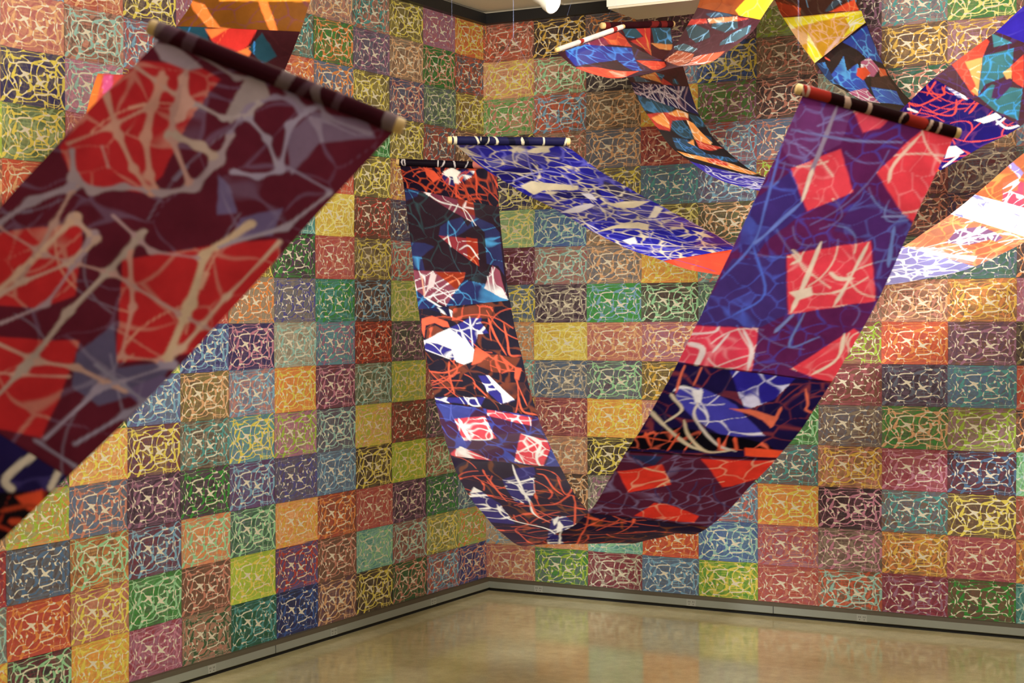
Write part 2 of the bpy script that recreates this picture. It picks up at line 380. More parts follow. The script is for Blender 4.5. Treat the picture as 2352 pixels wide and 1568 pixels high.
# columns run from the corner outwards, each bottom to top: base / second ink / web ('-' = not seen, chosen at random)
LEFT = """
bl nv sa|sg li po|dn sl aq|-|-|-|-|-|-|-|-|br um pe|ol br ye|um ro sl|ro po ye
sl ro sb|ol sg ye|dg gr sl|br sa mi|pl fo mv|ma rs sa|-|-|-|-|-|br re sl|fo sl sg|gr dg sa|mv rs mv
fo dg sa|rs br aq|pl dk mv|li li ye|um re br|li sg ye|pl fo mv|sg li ly|sl ro aq|nv br sl|sa br go|um ol ye|nv sl sa|ta br pe|um ol ye
dk um ye|te aq mi|rs re sa|um dk ye|li go pe|ta fo aq|dm re ro|dk br sb|um ta ye|um br re|um ol ye|dg gr mi|um ol ye|pl sl mv|um sa te
br pl pe|um br sa|re br po|sl dn sb|pl sl aq|ma pl pk|dn te mv|dt te gr|re rs sa|go ye ly|ro re sa|-|sl dn po|fo gr po|sl sa pe
db nv bl|vb pl re|po pe go|pl sl vb|mv pk li|po po ye|ta ge aq|ta sl vb|dk gr pl|-|-|-|re sa po|um ta te|ta sa pe
dt dg te|li li ye|sl dg mi|pu pl sb|te dn ye|dn sa sb|nv nv pk|ta ta po|-|-|-|-|-|ma pk mv|-
ta sa fo|um br sa|sa po mi|dk pl gr|um ta te|um ol pe|vb nv sb|-|-|-|-|-|-|rs mv mv|-
cr mv pk|fo gr mi|pl ma sb|pl dk mv|ma pl ye|vb sl sb|-|-|-|-|-|-|sl re sb|pl dk ye|-
go po ye|rs sa ye|po br mi|sl dn sa|po pe ye|-|-|-|-|-|rs pk sa|mv pk aq|sa um aq|re sa pe|-
dk ma mi|re re po|sl um dn|po sg li|-|-|-|-|-|re ro pe|fo sg ye|nv nv ye|sa rs pe|-|-
go ye po|ta sl aq|cr ma re|-|-|-|-|-|-|-|-|-|-|-|-
-|-|-|-|-|-|-|-|-|-|-|-|-|-|-
-|-|-|-|-|-|-|-|-|-|-|-|-|-|-
"""
RIGHT = """
sa rs pe|pe ge sb|-|-|pe go br|te ro aq|po pe ge|sl dn ye|dm ma mv|mi sg ly|nv nv ly|-|sg gr sa|sa pe ye|um ro sa
gr sl li|pe sa po|dk um pe|sa ta pe|ma rs sa|sl dn ge|go ye ly|pl dk ge|rs ta aq|bl dn aq|um ol ye|ta br sa|br ro sb|br sa mi|dk dk go
cr ma ge|te mi aq|fo ge mv|dk dk ye|po go ye|pl sl mi|sa rs pe|gr gr sb|ta sl pe|um ta pe|um sl ye|sl sl pe|um ta pe|dk dk ge|sl um po
sl dn sb|ro re po|-|-|sa mv pe|ol um go|rs mv pe|dk um mi|po go ye|ol um ly|sl dn te|re ma sa|po go ye|-|pl um mv
li gr ye|bl dn aq|sl ro sb|-|-|-|-|sl fo mi|te aq sa|fo um pe|sl pl sb|re sl sb|br gr mv|db bl ye|pl um mv
re rs sa|mv re sa|po po ye|br sl te|gr fo mi|-|-|-|-|-|re br li|dn sl sa|um dk sa|um ta sa|sg ol li
br ro aq|um ta pk|dk dm pk|br sa go|br sl ta|ma rs br|rs br li|ta br sa|-|-|-|-|-|pl ma mv|um dk mv
cr ma mv|br po go|br sl te|cr rs pk|fo gr pe|pl dk sl|re ro po|br sa pe|dt fo ge|um pl sa|ma dk sa|dt te sa|dt dg sa|br um go|sa sl te
um br gr|cr rs sa|br um ye|dm ma dn|ol mv li|sl dn te|br pl mv|br po go|dt fo sl|um nv sa|ma sl ge|br ta pe|-|br mv go|fo gr ly
te dt aq|po br go|re br sa|gr mi aq|um dk po|ro re sa|um dk ol|rs mv pk|-|-|-|-|-|br pe go|br um sa
-|-|-|-|-|-|-|-|-|-|-|-|-|-|-
-|-|-|-|-|-|-|-|-|-|-|-|-|-|-
"""
FLIP = {('L', 14, 3), ('L', 12, 3), ('R', 1, 8), ('R', 12, 0), ('R', 4, 3)}
def warm(c, k=1.0):
    q = lin(PAL[c]); g_ = sum(q) / 3
    return [min(1, (v * .88 + g_ * .12) * k) for v in q]
keys = [k for k in PAL if k != 'ly']
rnd = random.Random(11)
COMBOS = [c for blk in (LEFT, RIGHT) for ln in blk.strip().split('\n') for c in ln.split('|') if c != '-']
flat = [sheet_mesh('paper_sheet_%s' % n, curl=c) for n, c in (('a', (.004, .002)), ('b', (.002, .005)), ('c', (.006, .003)))]
corner_mesh = sheet_mesh('paper_sheet_corner', wrap=0.38465 + .0005, width=0.38465 + .022)
def hang(wall, parent, cols):
    for ci, ln in enumerate(cols.strip().split('\n')):
        cells = ln.split('|')
        for ri, c in enumerate(cells):
            if c == '-': c = rnd.choice(COMBOS)
            cb_, ca_, cw_ = c.split()
            j = lambda s: rnd.uniform(-s, s)
            if wall == 'L' and ci == 0: me = corner_mesh
            else: me = flat[rnd.randrange(3)]
            o = bpy.data.objects.new('paper_sheet', me); COL.objects.link(o); o.parent = parent
            k = rnd.uniform(.92, 1.08)
            o['col_base'] = warm(cb_, k); o['col_alt'] = warm(ca_, 1.12 * k); o['col_web'] = warm(cw_, 1.03)
            z = (0.08191 if wall == 'L' else 0.06364) + ri * RH
            rz = (0, 0, 0)
            if wall == 'L':
                a = 0.38465 + ci * CW            # distance from the corner of the sheet's far edge
                M = Matrix.Translation((.0006 * ((ci + ri) % 2), -a, z + j(.0015))) @ Matrix.Rotation(math.radians(90), 4, 'Z')
            else:
                a = .003 if ci == 0 else 0.38208 + (ci - 1) * CW
                M = Matrix.Translation((a, -.0006 * ((ci + ri) % 2), z + j(.0015)))
            M = M @ Matrix.Rotation(j(.0022), 4, 'Y')
            flip = ((wall, ri, ci) in FLIP)
            if flip: M = M @ Matrix.Translation((CW, 0, RH)) @ Matrix.Rotation(math.pi, 4, 'Y')
            if wall == 'R' and ci == 0: M = Matrix.Translation((a, 0, z)) @ Matrix.Diagonal((.385 / CW, 1, 1, 1))
            o.matrix_local = M
hang('L', wall_left, LEFT); hang('R', wall_right, RIGHT)

# ------------------------------------------------------------------ hanging banners
BANNERS = [
 {"label":"long purple and red banner sagging in a deep U before the corner","sec":[[0.695,-2.1134,2.6819,1.1489,-1.8475,2.6613],[0.7339,-2.136,2.5587,1.1698,-1.8676,2.4543],[0.8473,-2.2516,2.2494,1.1823,-1.8537,2.2544],[0.9731,-2.3725,1.8982,1.2891,-1.9615,1.9421],[1.0564,-2.4522,1.7012,1.3973,-2.0599,1.6944],[1.1829,-2.5495,1.4338,1.635,-2.3,1.3607],[1.4052,-2.7749,1.1815,1.8739,-2.5158,1.1236],[1.6417,-2.9902,1.025,2.1138,-2.7291,0.9712],[1.9207,-3.2351,0.9187,2.3214,-2.9042,0.9031],[2.206,-3.4947,0.9012,2.5065,-3.0708,0.8793],[2.4422,-3.6679,0.9767,2.7969,-3.2883,0.9517],[2.6667,-3.8206,1.1041,3.0249,-3.4517,1.0269],[2.9373,-4.0363,1.369,3.4256,-3.7657,1.3401],[3.2213,-4.2142,1.7095,3.6975,-3.9512,1.639],[3.4196,-4.3263,2.0076,3.8883,-4.068,1.9142],[3.5572,-4.3821,2.231,4.0082,-4.134,2.1266],[3.6791,-4.4288,2.4261,4.098,-4.1444,2.3076],[3.7553,-4.4387,2.5858,4.1727,-4.1583,2.4526]],"grid":[150,2.2],"rod":[0,1],"sleeve":[["1e1620",[["c87468",1,0.05],["d8d0d0",6,0.004]],5],["2a1214",[["a82c20",3,0.07],["c8a898",9,0.006]],3]],"seg":[[0,1,"1b1226",[["poly",[[0.42,0.25],[0.65,0.067],[0.77,0.083],[0.73,0.267],[0.51,0.683],[0.43,0.55]],"2a2468",["ffffff","ffffff"]],["str",["e8522e","e8522e"],16,0.0075,3],["web",["b8401f","ffffff"],30,0.0085,5],["poly",[[0.44,0.167],[0.53,0.0],[0.62,0.133],[0.58,0.317],[0.59,0.55],[0.54,0.55],[0.53,0.333],[0.46,0.333]],"fffaf0"],["poly",[[0.07,0.0],[0.25,0.0],[0.25,0.0],[0.07,0.0]],"c87468"],["poly",[[0.24,0.033],[0.34,0.15],[0.41,0.417],[0.32,0.65],[0.26,0.367]],"e8522e"],["line",[[0.77,0.083],[0.78,0.433],[0.77,0.817],[0.82,0.9]],0.008,"e8522e"],["line",[[0.56,0.55],[0.55,0.983]],0.008,"e8522e"]]],[1,3,"30202a",[["poly",[[0.18,1.0],[0.31,0.983],[0.54,1.017],[0.73,1.033],[0.73,1.383],[0.74,1.583],[0.53,1.367],[0.37,1.217]],"80344c"],["poly",[[0.55,0.967],[0.73,1.0],[0.73,1.367],[0.59,1.3]],"8e2c1c"],["poly",[[0.01,1.017],[0.17,1.0],[0.13,1.15],[-0.0,1.283]],"2c3060"],["poly",[[0.34,1.683],[0.43,1.567],[0.59,1.433],[0.64,1.65],[0.74,1.383],[0.92,1.533],[0.98,1.733],[0.98,2.55],[0.92,2.4],[0.8,2.35],[0.82,1.75],[0.74,1.583],[0.5,1.867],[0.31,1.867]],"303262"],["poly",[[-0.0,1.983],[0.15,1.983],[0.25,2.05],[0.1,2.2],[0.12,2.4],[-0.01,2.367]],"303262"],["poly",[[0.31,1.85],[0.73,1.9],[0.71,2.383],[0.6,2.25],[0.44,2.05]],"9a3440"],["poly",[[0.61,1.867],[0.73,1.9],[0.71,2.383],[0.6,2.25]],"a83018"],["poly",[[-0.01,2.383],[0.55,2.467],[0.52,2.583],[0.42,2.733],[0.31,2.983],[0.09,2.8],[-0.01,2.65]],"8e4658"],["poly",[[0.23,2.433],[0.55,2.467],[0.52,2.583],[0.43,2.717]],"a03418"],["poly",[[-0.01,2.65],[0.09,2.8],[0.27,3.017],[0.43,2.717],[0.54,2.583],[0.77,2.667],[0.98,2.967],[0.98,3.0],[0.46,3.017],[-0.01,2.983]],"2c3064"],["poly",[[0.86,2.383],[0.93,2.467],[0.98,2.95],[0.85,2.85],[0.74,2.733]],"a05066"],["web",["34484f","fff0f0","fff0f0","4aa0dc","4aa0dc","4aa0dc","ffffff","ffd0b0","ffffff","ffb088","4aa0dc","ffffff"],34,0.005,11],["str",["37505c","ffffff","ff7040","4aa0dc","4aa0dc","4aa0dc","ffffff","ff8050","ffffff","ff8050","4aa0dc","ffffff"],14,0.005,12],["line",[[0.22,1.0],[0.37,1.167],[0.62,1.233],[0.73,1.6]],0.006,"ffffff"],["line",[[0.52,2.1],[0.63,2.033],[0.72,2.267]],0.007,"ffffff"],["line",[[0.43,2.05],[0.41,1.85]],0.006,"ffffff"],["line",[[0.08,2.8],[0.45,2.717]],0.006,"ffffff"],["line",[[0.19,2.65],[0.39,2.867]],0.005,"ffffff"],["line",[[0.08,2.783],[0.08,2.467]],0.008,"ffb898"],["line",[[0.09,2.8],[0.31,3.083]],0.009,"ffffff"],["line",[[0.85,2.417],[0.86,2.817],[0.98,2.95]],0.008,"ffffff"],["line",[[0.79,2.55],[0.8,2.783]],0.006,"ffffff"],["poly",[[0.18,2.433],[0.24,2.467],[0.19,2.65],[0.11,2.683]],"f0d8d8"]]],[3,5,"292534",[["poly",[[-0.01,3.833],[0.29,3.5],[0.52,3.283],[0.67,3.217],[0.64,3.4],[0.71,3.667],[0.59,3.683],[0.51,4.0],[0.36,4.283],[0.23,4.167],[-0.01,4.05]],"35318c"],["poly",[[0.5,4.467],[0.61,4.45],[0.81,4.8],[0.65,4.883],[0.55,4.7]],"35318c"],["poly",[[-0.0,4.9],[0.52,4.8],[0.44,4.967],[0.18,4.967],[0.01,5.0]],"35318c"],["poly",[[-0.01,2.8],[0.2,2.9],[0.41,3.133],[0.34,3.217],[0.25,3.1],[0.13,3.017],[-0.02,2.95]],"26264c"],["poly",[[0.5,4.3],[0.64,4.1],[0.98,4.167],[0.87,4.367],[0.67,4.4]],"7a4030"],["poly",[[0.06,3.483],[0.15,3.383],[0.25,3.583],[0.03,3.783]],"7a4030"],["poly",[[0.37,3.033],[0.68,3.0],[0.81,3.1],[0.76,3.317],[0.5,3.267],[0.33,3.3]],"7a4030"],["web",["7a4030","ffffff","ffffff","ffffff","ffffff","f06040","f06040","f06040"],46,0.01,21],["str",["f26442","ffffff","ffffff","ffffff","ffffff","f26442","f26442","f26442"],15,0.0075,24],["poly",[[-0.01,3.85],[0.16,3.633],[0.29,3.5],[0.38,3.683],[0.48,3.933],[0.52,4.017],[0.47,4.233],[0.37,4.3],[0.3,4.25],[0.28,4.017],[0.14,3.9]],"ffffff"],["poly",[[0.58,4.45],[0.61,4.45],[0.81,4.783],[0.68,4.867],[0.69,4.717],[0.63,4.6]],"ffffff"],["poly",[[0.54,3.983],[0.58,4.0],[0.67,4.117],[0.55,4.25],[0.45,4.3],[0.49,4.15]],"f26442"],["poly",[[0.02,3.183],[0.13,3.133],[0.29,3.317],[0.3,3.467],[0.23,3.45],[0.15,3.317],[0.05,3.367],[0.01,3.75],[-0.0,3.483]],"f26442"],["line",[[0.73,3.317],[0.76,3.65],[0.84,4.117]],0.011,"f26442"],["line",[[0.89,3.467],[0.89,3.85],[0.88,4.117],[0.99,4.133]],0.01,"f26442"],["line",[[0.49,3.833],[0.68,4.167],[0.88,4.3],[0.75,4.4]],0.007,"f26442"],["line",[[0.23,4.25],[0.2,4.467],[0.21,4.8]],0.01,"f26442"],["line",[[-0.01,4.45],[0.17,4.45],[0.36,4.3]],0.009,"f26442"],["poly",[[0.9,4.3],[0.97,4.317],[0.91,4.483],[0.87,4.467]],"f26442"],["line",[[0.88,4.483],[0.92,4.85]],0.006,"f26442"],["line",[[-0.0,4.733],[0.33,4.683]],0.004,"f26442"],["line",[[-0.02,4.617],[0.32,4.567]],0.004,"f26442"],["line",[[0.86,4.7],[0.86,4.95],[1.0,4.967]],0.01,"f26442"],["line",[[0.53,3.25],[0.52,3.65],[0.51,3.95]],0.008,"ffffff"],["line",[[0.3,3.5],[0.43,3.633],[0.52,3.833]],0.006,"ffffff"],["line",[[-0.0,4.033],[0.25,4.2]],0.007,"ffffff"],["line",[[0.3,4.833],[0.35,4.967],[0.44,4.967]],0.01,"ffffff"],["line",[[0.43,4.583],[0.54,4.783]],0.01,"f26442"]]],[5,6,"4c2c4a",[["poly",[[-0.0,5.0],[0.35,5.0],[0.3,5.2],[0.05,5.333],[0.03,5.2]],"414a9c"],["poly",[[0.14,5.267],[0.46,5.133],[0.5,5.517],[0.18,5.633]],"e8485a"],["poly",[[0.5,5.017],[0.93,5.033],[0.9,5.183],[0.48,5.117]],"e8485a"],["poly",[[0.76,5.367],[1.02,5.433],[1.01,5.55],[0.83,6.017],[0.59,5.933]],"e8485a"],["poly",[[0.01,5.933],[0.13,5.75],[0.38,5.967],[0.01,6.0]],"e8485a"],["poly",[[0.91,5.183],[0.98,5.233],[1.01,5.967],[0.87,5.983],[1.01,5.55],[1.02,5.433]],"414a9c"],["web",["4650b0","5a68c8","ffffff","ffffff","ffffff","ffffff","6878d0"],44,0.008,31],["str",["4a58b8","5a68c8","ffffff","ffffff","ffffff","ffffff","6878d0"],8,0.006,32],["line",[[0.19,5.25],[0.24,5.617]],0.018,"ffffff"],["line",[[0.44,5.167],[0.46,5.517],[0.25,5.6]],0.009,"ffffff"],["line",[[0.77,5.367],[0.92,5.483],[0.82,5.8],[0.82,6.017]],0.014,"ffffff"],["line",[[0.64,5.767],[0.92,5.483],[1.01,5.45]],0.008,"ffffff"]]],[6,11,"221838",[["poly",[[0.39,6.417],[0.73,6.1],[0.63,6.667],[0.54,6.9],[0.49,7.05],[0.39,7.033],[0.38,6.667]],"2c2678"],["poly",[[0.03,6.883],[0.14,6.817],[0.23,7.117],[0.22,7.783],[-0.04,7.767],[-0.02,7.267]],"2c2678"],["poly",[[0.6,7.5],[0.75,7.367],[0.76,7.783],[0.09,9.85],[-0.13,10.267]],"2c2678"],["poly",[[0.55,6.1],[0.75,6.017],[0.73,6.217],[0.55,6.35]],"2c2678"],["web",["73402c","ffffff","ffffff","ffffff","5050a0"],60,0.01,41],["str",["f06242","ffffff","ffffff","ffffff","f06242"],60,0.01,42],["line",[[0.56,6.017],[0.54,6.283],[0.53,6.633],[0.52,7.0],[0.47,7.367],[0.54,7.65]],0.012,"ffffff"],["line",[[0.41,6.5],[0.55,6.433],[0.7,6.3]],0.011,"ffffff"],["line",[[0.53,6.967],[0.49,7.383],[0.54,7.7]],0.012,"f06242"],["line",[[0.75,6.183],[0.81,6.217],[0.83,6.5],[0.88,6.667]],0.011,"f06242"],["line",[[0.92,6.217],[0.91,6.633],[1.06,6.317]],0.008,"f06242"],["line",[[0.38,7.183],[0.72,7.017],[0.94,6.867],[-0.03,11.117]],0.008,"f06242"],["line",[[0.26,6.2],[0.26,6.367],[0.31,7.033]],0.009,"f06242"],["line",[[0.2,7.167],[0.18,7.567],[0.42,7.917],[0.48,8.4]],0.01,"ffffff"],["line",[[-0.04,7.4],[0.15,7.4]],0.008,"ffffff"],["line",[[-0.01,6.967],[0.15,6.917]],0.014,"ffffff"],["poly",[[0.09,6.7],[0.14,6.817],[0.02,6.883]],"ffffff"],["poly",[[0.59,7.583],[0.68,7.4],[-0.11,10.717],[0.62,7.85],[0.65,7.583],[0.54,7.85]],"ffffff"]]],[11,12,"561f3c",[["poly",[[0.02,11.717],[0.28,11.85],[0.44,11.6],[0.19,11.417]],"e02c1c"],["poly",[[0.51,11.95],[1.0,11.967],[1.04,11.75],[0.87,11.617],[0.81,11.6]],"e02c1c"],["poly",[[0.36,11.05],[0.43,11.3],[0.54,11.3],[0.84,11.167],[0.86,11.033],[0.54,11.033]],"e02c1c"],["poly",[[0.02,11.95],[0.26,11.95],[0.24,11.833],[0.17,11.85]],"28305c"],["web",["7a6a98","e8a088","e8a088","e8a088","4a64b8"],46,0.006,51],["str",["3c3a70","f0d0b0","f0d0b0","f0d0b0","4a64b8"],9,0.004,52]]],[12,13,"1a1246",[["poly",[[0.07,12.733],[0.22,12.767],[0.42,12.667],[0.5,12.617],[0.82,12.267],[0.57,12.233],[0.3,12.417],[0.13,12.583]],"3c3ab4"],["poly",[[-0.02,12.217],[0.22,12.317],[0.61,12.25],[0.85,12.183],[0.95,12.1],[-0.01,12.017]],"0d0a16"],["poly",[[0.33,13.0],[0.77,12.983],[0.72,12.717],[0.58,12.567]],"241c96"],["web",["7a3040","e8e8ff","e8644a","d8d8ff"],34,0.007,61],["str",["3a2a50","e8e8ff","302848","3a34b0"],9,0.006,62],["poly",[[0.48,12.567],[0.6,12.583],[0.81,12.517],[0.81,12.383],[0.73,12.467],[0.63,12.517]],"e06c50"],["poly",[[0.74,12.117],[1.0,12.1],[1.0,12.0],[0.78,12.017]],"f04a20"],["poly",[[0.18,12.717],[0.24,12.75],[0.28,12.6],[0.24,12.6]],"f0f0ff"],["line",[[0.07,12.7],[0.11,12.75],[0.25,12.717]],0.01,"f0f0ff"],["line",[[-0.04,12.517],[0.12,12.35],[0.37,12.117],[0.52,12.05]],0.012,"d8ccb8"],["line",[[0.12,12.35],[0.19,12.5],[0.1,12.617],[0.06,12.667]],0.012,"d8ccb8"],["line",[[0.26,12.6],[0.3,12.433],[0.54,12.15],[0.7,12.067]],0.01,"d8d0d0"],["line",[[0.24,12.4],[0.33,12.233],[0.51,12.05],[0.68,12.083]],0.013,"d8c8b0"],["line",[[0.09,12.683],[0.06,12.85],[0.05,12.983]],0.008,"e06c50"],["line",[[0.17,12.783],[0.16,12.983]],0.007,"e06c50"],["line",[[0.04,12.25],[0.13,12.083]],0.009,"e85a38"],["line",[[-0.01,12.2],[0.26,12.15]],0.006,"e85a38"],["line",[[0.26,12.033],[0.26,12.25]],0.008,"e85a38"],["line",[[0.87,12.867],[0.94,12.7],[0.95,12.633],[1.01,12.6]],0.009,"e06c50"],["line",[[0.81,12.383],[0.79,12.633]],0.014,"e06c50"],["line",[[0.58,12.1],[0.53,12.217]],0.01,"e85a38"],["line",[[0.63,12.233],[0.7,12.083]],0.012,"e85a38"]]],[13,17,"5e2058",[["poly",[[-0.03,15.017],[0.15,15.75],[0.33,15.117],[0.18,14.55],[0.15,14.3],[0.04,14.367]],"402c7c"],["poly",[[0.62,15.617],[0.99,15.267],[1.07,14.383],[1.0,14.067],[0.82,14.85],[0.55,14.917]],"4e2870"],["poly",[[0.03,14.25],[0.33,14.433],[0.51,13.683],[0.39,13.5],[-0.02,13.417]],"422e78"],["poly",[[-0.01,16.817],[0.33,17.0],[0.35,16.283],[0.13,15.733],[-0.0,16.0]],"6e3470"],["poly",[[0.12,15.7],[0.36,16.2],[0.56,15.55],[0.34,15.117]],"e63c50"],["poly",[[0.64,15.95],[0.73,16.6],[0.8,17.0],[1.02,17.0],[1.01,16.35],[1.01,15.267],[0.92,15.367]],"e8384a"],["poly",[[0.34,14.433],[0.8,14.867],[0.99,14.033],[0.52,13.683]],"e8384e"],["poly",[[-0.03,13.4],[0.38,13.483],[0.48,12.983],[-0.01,13.0]],"e8385a"],["poly",[[0.7,13.083],[0.95,13.65],[1.02,13.583],[1.01,12.967]],"e8384e"],["poly",[[0.33,17.0],[0.57,17.0],[0.54,16.783],[0.45,16.617]],"d84058"],["web",["4c40a8","4c58c4","5a60b8","4a58c8","7c6cb0","f08088","f08088","f08088","f08898","f08088","f08088"],115,0.0048,71],["str",["6a5ea0","5a70d0","7080c0","5a70d8","8a80c0","ead2c4","ead2c4","ead2c4","f0dce0","ead2c4","ead2c4"],30,0.0055,76],["line",[[0.23,17.0],[0.24,16.35],[0.25,15.767],[0.28,15.25]],0.013,"9c8ca8"],["line",[[0.25,15.767],[0.28,15.25]],0.013,"ecd8c8"],["line",[[0.51,14.7],[0.52,14.167],[0.53,13.717]],0.015,"ecd8c8"],["line",[[0.79,14.833],[0.78,14.35],[0.76,13.867]],0.01,"ecd8c8"],["line",[[0.36,14.517],[0.43,14.417],[0.39,14.317]],0.01,"ecd8c8"],["poly",[[0.46,13.95],[0.57,14.067],[0.61,13.967],[0.53,13.867]],"ecd8c8"],["line",[[0.64,14.3],[0.71,14.233],[0.8,14.267]],0.012,"ecd8c8"],["line",[[-0.0,13.2],[0.11,13.167],[0.12,12.967]],0.017,"f0e0e8"],["line",[[-0.04,13.283],[0.12,13.367],[0.14,13.433]],0.009,"f0e0e8"],["line",[[0.29,13.45],[0.4,13.25],[0.45,13.0]],0.012,"f0e0e8"],["line",[[0.22,13.383],[0.18,13.15]],0.008,"f0e0e8"],["line",[[0.91,13.567],[0.95,13.267],[0.85,13.05]],0.012,"ecd8c8"],["line",[[0.8,16.883],[0.72,16.167],[0.74,15.833]],0.01,"ecc8b8"],["line",[[0.02,16.317],[0.41,16.417],[0.71,16.633]],0.006,"7a80c0"],["line",[[-0.0,16.0],[0.08,15.067],[0.11,14.517],[0.02,13.983]],0.008,"5a70d0"],["line",[[0.28,15.233],[0.16,14.667],[0.11,14.5]],0.012,"6a80d8"],["line",[[0.11,14.5],[0.32,13.883],[0.19,13.583]],0.008,"4c68d8"],["line",[[0.8,15.267],[0.95,15.35]],0.007,"8a90c8"],["line",[[0.9,15.15],[0.97,14.533]],0.012,"6a80c8"],["line",[[0.55,13.7],[0.49,13.467]],0.014,"7a8cd0"],["line",[[0.61,13.733],[0.62,13.333],[0.77,13.483]],0.007,"6a80c8"]]]]},
